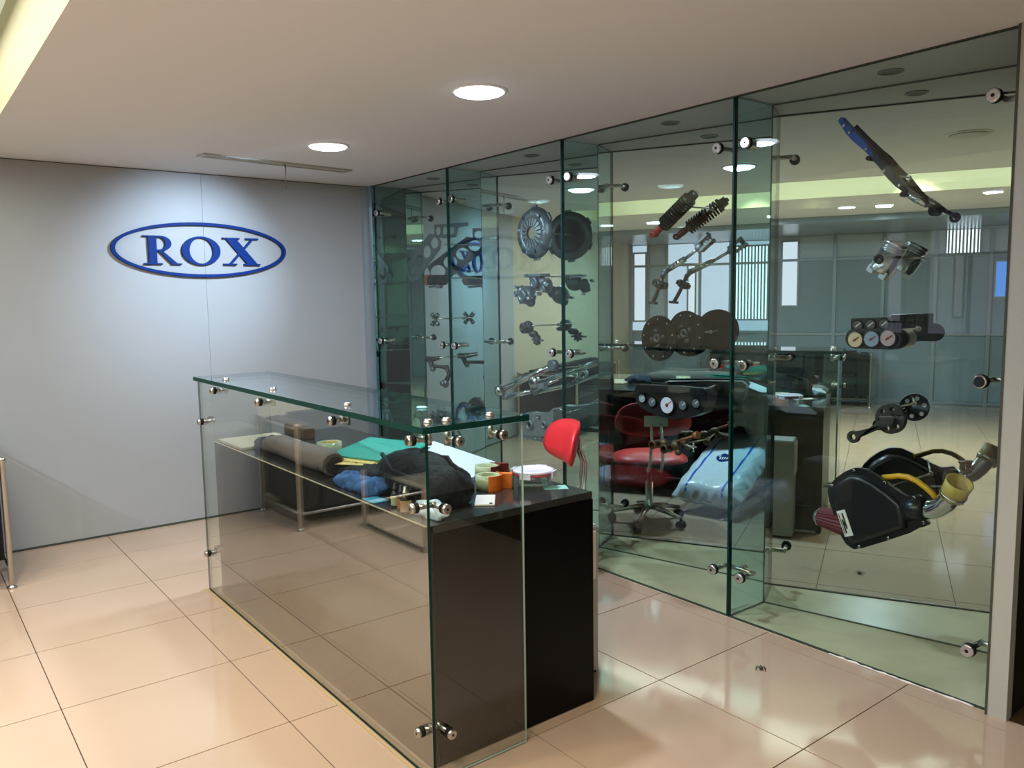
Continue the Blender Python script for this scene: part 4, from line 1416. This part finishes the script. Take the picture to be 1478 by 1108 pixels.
# -- fuel pump pair
e = Ex('carburetor', 'grey two barrel carburetor lump below the clutch cover', 'car part', 768, 416, 3.30)
lumps('upper_body', M['alloy'], ((777, 408, 0, 0.058, 1.1, 0.9), (788, 412, 0.01, 0.04, 1, 1.2), (770, 402, 0.01, 0.035, 1.2, 0.8)), ((779, 408, -0.03, 0.036, 0.04), (789, 417, -0.01, 0.022, 0.04)))
lumps('lower_body', M['alloy'], ((762, 426, 0, 0.062, 1, 1), (754, 421, 0, 0.04, 0.9, 1.1), (766, 436, 0, 0.035, 0.9, 0.9)), ((763, 427, -0.04, 0.042, 0.035), (752, 424, -0.03, 0.02, 0.03)))
B().obox(e.l(776, 397), (1, 0, 0), NY, (0, 0, 1), 0.075, 0.04, 0.008).obj('flange', M['cast'], e.t)
b = B()
for x, y in ((752, 414), (772, 430), (793, 404), (768, 398), (758, 436), (784, 424)):
    b.cyl(e.l(x, y, -0.02), e.l(x, y, -0.06), 0.011, seg=8)
b.obj('screws', M['chrome'], e.t)['kind'] = 'stuff'
e.rod(786, 399)

e = Ex('oil_pump', 'small dark oil pump with gear below the carburetor', 'car part', 766, 480, 3.275)
lumps('pump_body', M['iron'], ((762, 472, 0, 0.042, 1, 1), (770, 482, 0, 0.03, 1.3, 0.8), (757, 478, 0, 0.022, 1.5, 0.7)), ((762, 472, -0.03, 0.03, 0.03),))
b = B()
c = e.l(775, 490)
b.lathe(c + NY * 0.01, -NY, [(0, 0.026), (0.02, 0.026)], 16)
for k in range(8):
    a = 2 * PI * k / 8
    b.obox(c + Vector((math.cos(a), 0, math.sin(a))) * 0.028, (math.cos(a), 0, math.sin(a)), NY, (-math.sin(a), 0, math.cos(a)), 0.008, 0.008, 0.006)
b.obj('gear', M['iron'], e.t)
B().cyl(e.l(768, 490), e.l(784, 491), 0.006).obj('pin', M['alloy'], e.t)
e.rod(768, 470)

# -- chrome steering rack
e = Ex('steering_rack', 'long chrome steering rack slanting upwards behind the glass counter top', 'car part', 760, 548, 3.235)
pa, pb_ = e.l(722, 563), e.l(800, 527)
B().cyl(pa, pb_, 0.020).obj('rack_tube', M['chrome'], e.t)
B().lathe(pa - (pb_ - pa).normalized() * 0.03, pb_ - pa, [(0, 0.02), (0.01, 0.036), (0.045, 0.038), (0.06, 0.022)], 16).obj('end_cap', M['chrome'], e.t)
B().cyl(e.l(728, 573, 0.03), e.l(762, 565, 0.03), 0.016).cyl(e.l(762, 565, 0.03), e.l(800, 548, 0.03), 0.009).obj('tie_rod', M['chrome'], e.t)
B().lathe(e.l(725, 573, 0.03) - NY * 0.02, NY, [(0, 0.022), (0.04, 0.022)], 14).obj('tie_rod_end', M['cast'], e.t)
c = e.l(772, 551, 0.0)
B().lathe(c - NY * 0.03, NY, [(0, 0.018), (0, 0.034), (0.05, 0.034), (0.05, 0.018), (0, 0.018)], 18, cap=False).obj('clamp_ring', M['chrome'], e.t)
B().obox(e.l(783, 556), (1, 0, 0.3), NY, (-0.3, 0, 1), 0.03, 0.015, 0.016).cyl(e.l(762, 562, 0.03), c, 0.008).obj('bracket_block', M['cast'], e.t)
B().lathe(pb_ - Vector((0.01, 0.02, 0)), NY, [(0, 0.034), (0.04, 0.034)], 16).obj('pinion_housing', M['alloy'], e.t)
e.rod(786, 533)

# -- engine cylinder head
e = Ex('cylinder_head', 'grey cast cylinder head with round port right of the counter glass edge', 'car part', 782, 611, 3.29)
hp = [(757, 606), (760, 597), (768, 594), (778, 597), (792, 595), (806, 592), (806, 604), (803, 624), (790, 630), (757, 628)]
hpp = [e.l(x, y) for x, y in hp]
B().prism([p - NY * 0.04 for p in hpp], (0, 0.09, 0)).obj('casting', M['cast'], e.t, 0.006)
for x, y, r_ in ((772, 612, 0.034), (793, 612, 0.024), (762, 604, 0.014), (785, 600, 0.014)):
    p = e.l(x, y, -0.04)
    B().lathe(p, -NY, [(0, r_), (0.014, r_), (0.016, r_ * 0.7), (0.002, r_ * 0.62), (0.002, 0)], 18, cap=False).obj('port', M['alloy'], e.t)
    B().lathe(p - NY * 0.0025, -NY, [(0, r_ * 0.62), (0.0005, r_ * 0.62)], 16).obj('port_bore', M['hole'], e.t)
B().box(e.l(757, 630).x, e.l(806, 630).x, -0.05, 0.05, e.l(780, 634).z, e.l(780, 629).z).obj('gasket_flange', M['alloy'], e.t, 0.003)
b = B()
for k in range(7):
    p = e.l(760 + 7.2 * k, 631.5, -0.05)
    b.lathe(p, -NY, [(0, 0.007), (0.006, 0.007)], 8)
b.obj('flange_bolts', M['chrome'], e.t)['kind'] = 'stuff'
B().tube([e.l(790, 597), e.l(800, 590), e.l(808, 589), e.l(812, 594)], 0.008, 8).obj('coolant_pipe', M['chrome'], e.t)
e.rod(784, 600)

# -- head gasket (bent in two plates)
e = Ex('head_gasket', 'flat grey head gasket with rows of round holes in the leftmost bay', 'car part', 615, 365, 3.26)
f2 = lambda L: [(e.l(x, y).x, e.l(x, y).z) for x, y in L]


def hole_px(x, y, rx, ry, n=16):
    c = e.l(x, y)
    sx_ = abs(e.l(x + 1, y).x - c.x)
    sz_ = abs(e.l(x, y + 1).z - c.z)
    return ell(c.x, c.z, rx * sx_, ry * sz_, n)


out = f2([(586, 384), (591, 376), (605, 357), (620, 337), (631, 339), (637, 349), (635.5, 359), (621, 379), (604, 403), (592, 406)])
hs = [hole_px(595.5, 391, 6.4, 10), hole_px(606, 376.3, 6.0, 9.3), hole_px(616.5, 363.3, 5.8, 9.0), hole_px(627.3, 350.5, 5.6, 8.2)]
plate(out, hs, 0.006, 'slanted_plate', M['alloy'], e.t)
out = f2([(625.5, 324), (674, 320.5), (673, 326), (659, 328), (657, 342), (640, 344), (626, 341)])
hs = [hole_px(631, 333.5, 3.8, 6), hole_px(640.5, 333, 3.8, 6), hole_px(650.5, 332.5, 3.8, 6)]
plate(out, hs, 0.006, 'level_plate', M['alloy'], e.t).location = (0, 0.01, 0)
e.rod(637, 352)

e = Ex('starter_motor', 'orange rusty and black starter motor below the head gasket', 'car part', 626, 405, 3.25)
B().lathe(e.l(619, 404) + Vector((0, -0.02, 0)), NY, [(0, 0.02), (0, 0.040), (0.03, 0.040), (0.05, 0.02)], 16).obj('solenoid', M['copper'], e.t)
B().cyl(e.l(622, 404), e.l(641, 404), 0.038).obj('motor_can', M['rubber'], e.t)
B().lathe(e.l(634, 412) - NY * 0.02, NY, [(0, 0.02), (0.04, 0.02)], 12).cyl(e.l(620, 414), e.l(634, 412), 0.008).obj('bracket', M['alloy'], e.t)
e.rod(640, 401)

e = Ex('universal_joint', 'small metal universal joint cross in the leftmost bay', 'car part', 628, 461, 3.28)
b = B()
for a in (PI / 4, -PI / 4):
    d = Vector((math.cos(a) * 1.0, 0, math.sin(a)))
    b.cyl(-d * 0.052, d * 0.052, 0.013)
b.obj('cross', M['iron'], e.t)
for a in (PI / 4, 3 * PI / 4, -PI / 4, -3 * PI / 4):
    d = Vector((math.cos(a), 0, math.sin(a)))
    B().lathe(d * 0.030, d, [(0, 0.017), (0.026, 0.018), (0.028, 0.012)], 12).obj('bearing_cup', M['alloy'], e.t)
B().sphere((0, -0.012, 0), 0.012, seg=10).obj('grease_nipple', M['chrome'], e.t)
e.rod(634, 460)

e = Ex('steering_knuckle', 'dark iron steering knuckle with ball joint arms in the leftmost bay', 'car part', 632, 532, 3.27)
B().tube([e.l(617, 518), e.l(626, 518), e.l(634, 516)], [0.022, 0.02, 0.014], 10).obj('upper_arm', M['iron'], e.t)
B().tube([e.l(621, 518), e.l(623, 527), e.l(625, 533)], [0.024, 0.018, 0.02], 10).obj('upright', M['iron'], e.t)
B().tube([e.l(624, 528), e.l(636, 529), e.l(645, 530), e.l(648, 540), e.l(645, 548)], [0.014, 0.013, 0.02, 0.014, 0.018], 10).obj('lower_arm', M['iron'], e.t)
p = e.l(643, 553)
B().sphere(p, 0.03, 1, 0.8, 1.2).lathe(p - NY * 0.04, NY, [(0, 0.018), (0.03, 0.02)], 12).obj('ball_joint', M['alloy'], e.t)
p = e.l(625, 532)
B().sphere(p, 0.022).obj('stub_ball', M['alloy'], e.t)
e.rod(634, 516)

e = Ex('water_pump', 'dark water pump with fan wheel standing behind the counter top in the leftmost bay', 'car part', 634, 596, 3.27)
b = B().lathe((0, 0.03, 0), -NY, [(0, 0.06), (0.03, 0.075), (0.05, 0.07), (0.055, 0.03)], 20)
b.obj('pump_housing', M['iron'], e.t)
b = B()
for k in range(10):
    a = 2 * PI * k / 10
    d = Vector((math.cos(a), 0, math.sin(a)))
    b.obox(d * 0.05 - NY * 0.03, d, NY, (-d.z, 0.0, d.x), 0.026, 0.008, 0.005)
b.obj('fan_blades', M['alloy'], e.t)['kind'] = 'stuff'
B().lathe((0, -0.025, 0), -NY, [(0, 0.024), (0.016, 0.024), (0.02, 0.015)], 14).obj('pulley', M['steel'], e.t)
lumps('pipe_stub', M['iron'], ((624, 595, 0.02, 0.045, 1.2, 0.9),))
e.rod(634, 590)
e = Ex('rubber_belt', 'dark oval drive belt loop beside the water pump in the leftmost bay', 'car part', 605, 604, 3.24)
B().tube([(0.060 * math.cos(2 * PI * k / 24), 0, 0.075 * math.sin(2 * PI * k / 24)) for k in range(24)], 0.0085, 8, True).obj('belt', M['rubber'], e.t)
B().obox((0.05, 0.01, -0.10), (0.5, 0, -0.86), NY, (0.86, 0, 0.5), 0.09, 0.006, 0.010).obj('tension_arm', M['alloy'], e.t)
e.rod(605, 593)
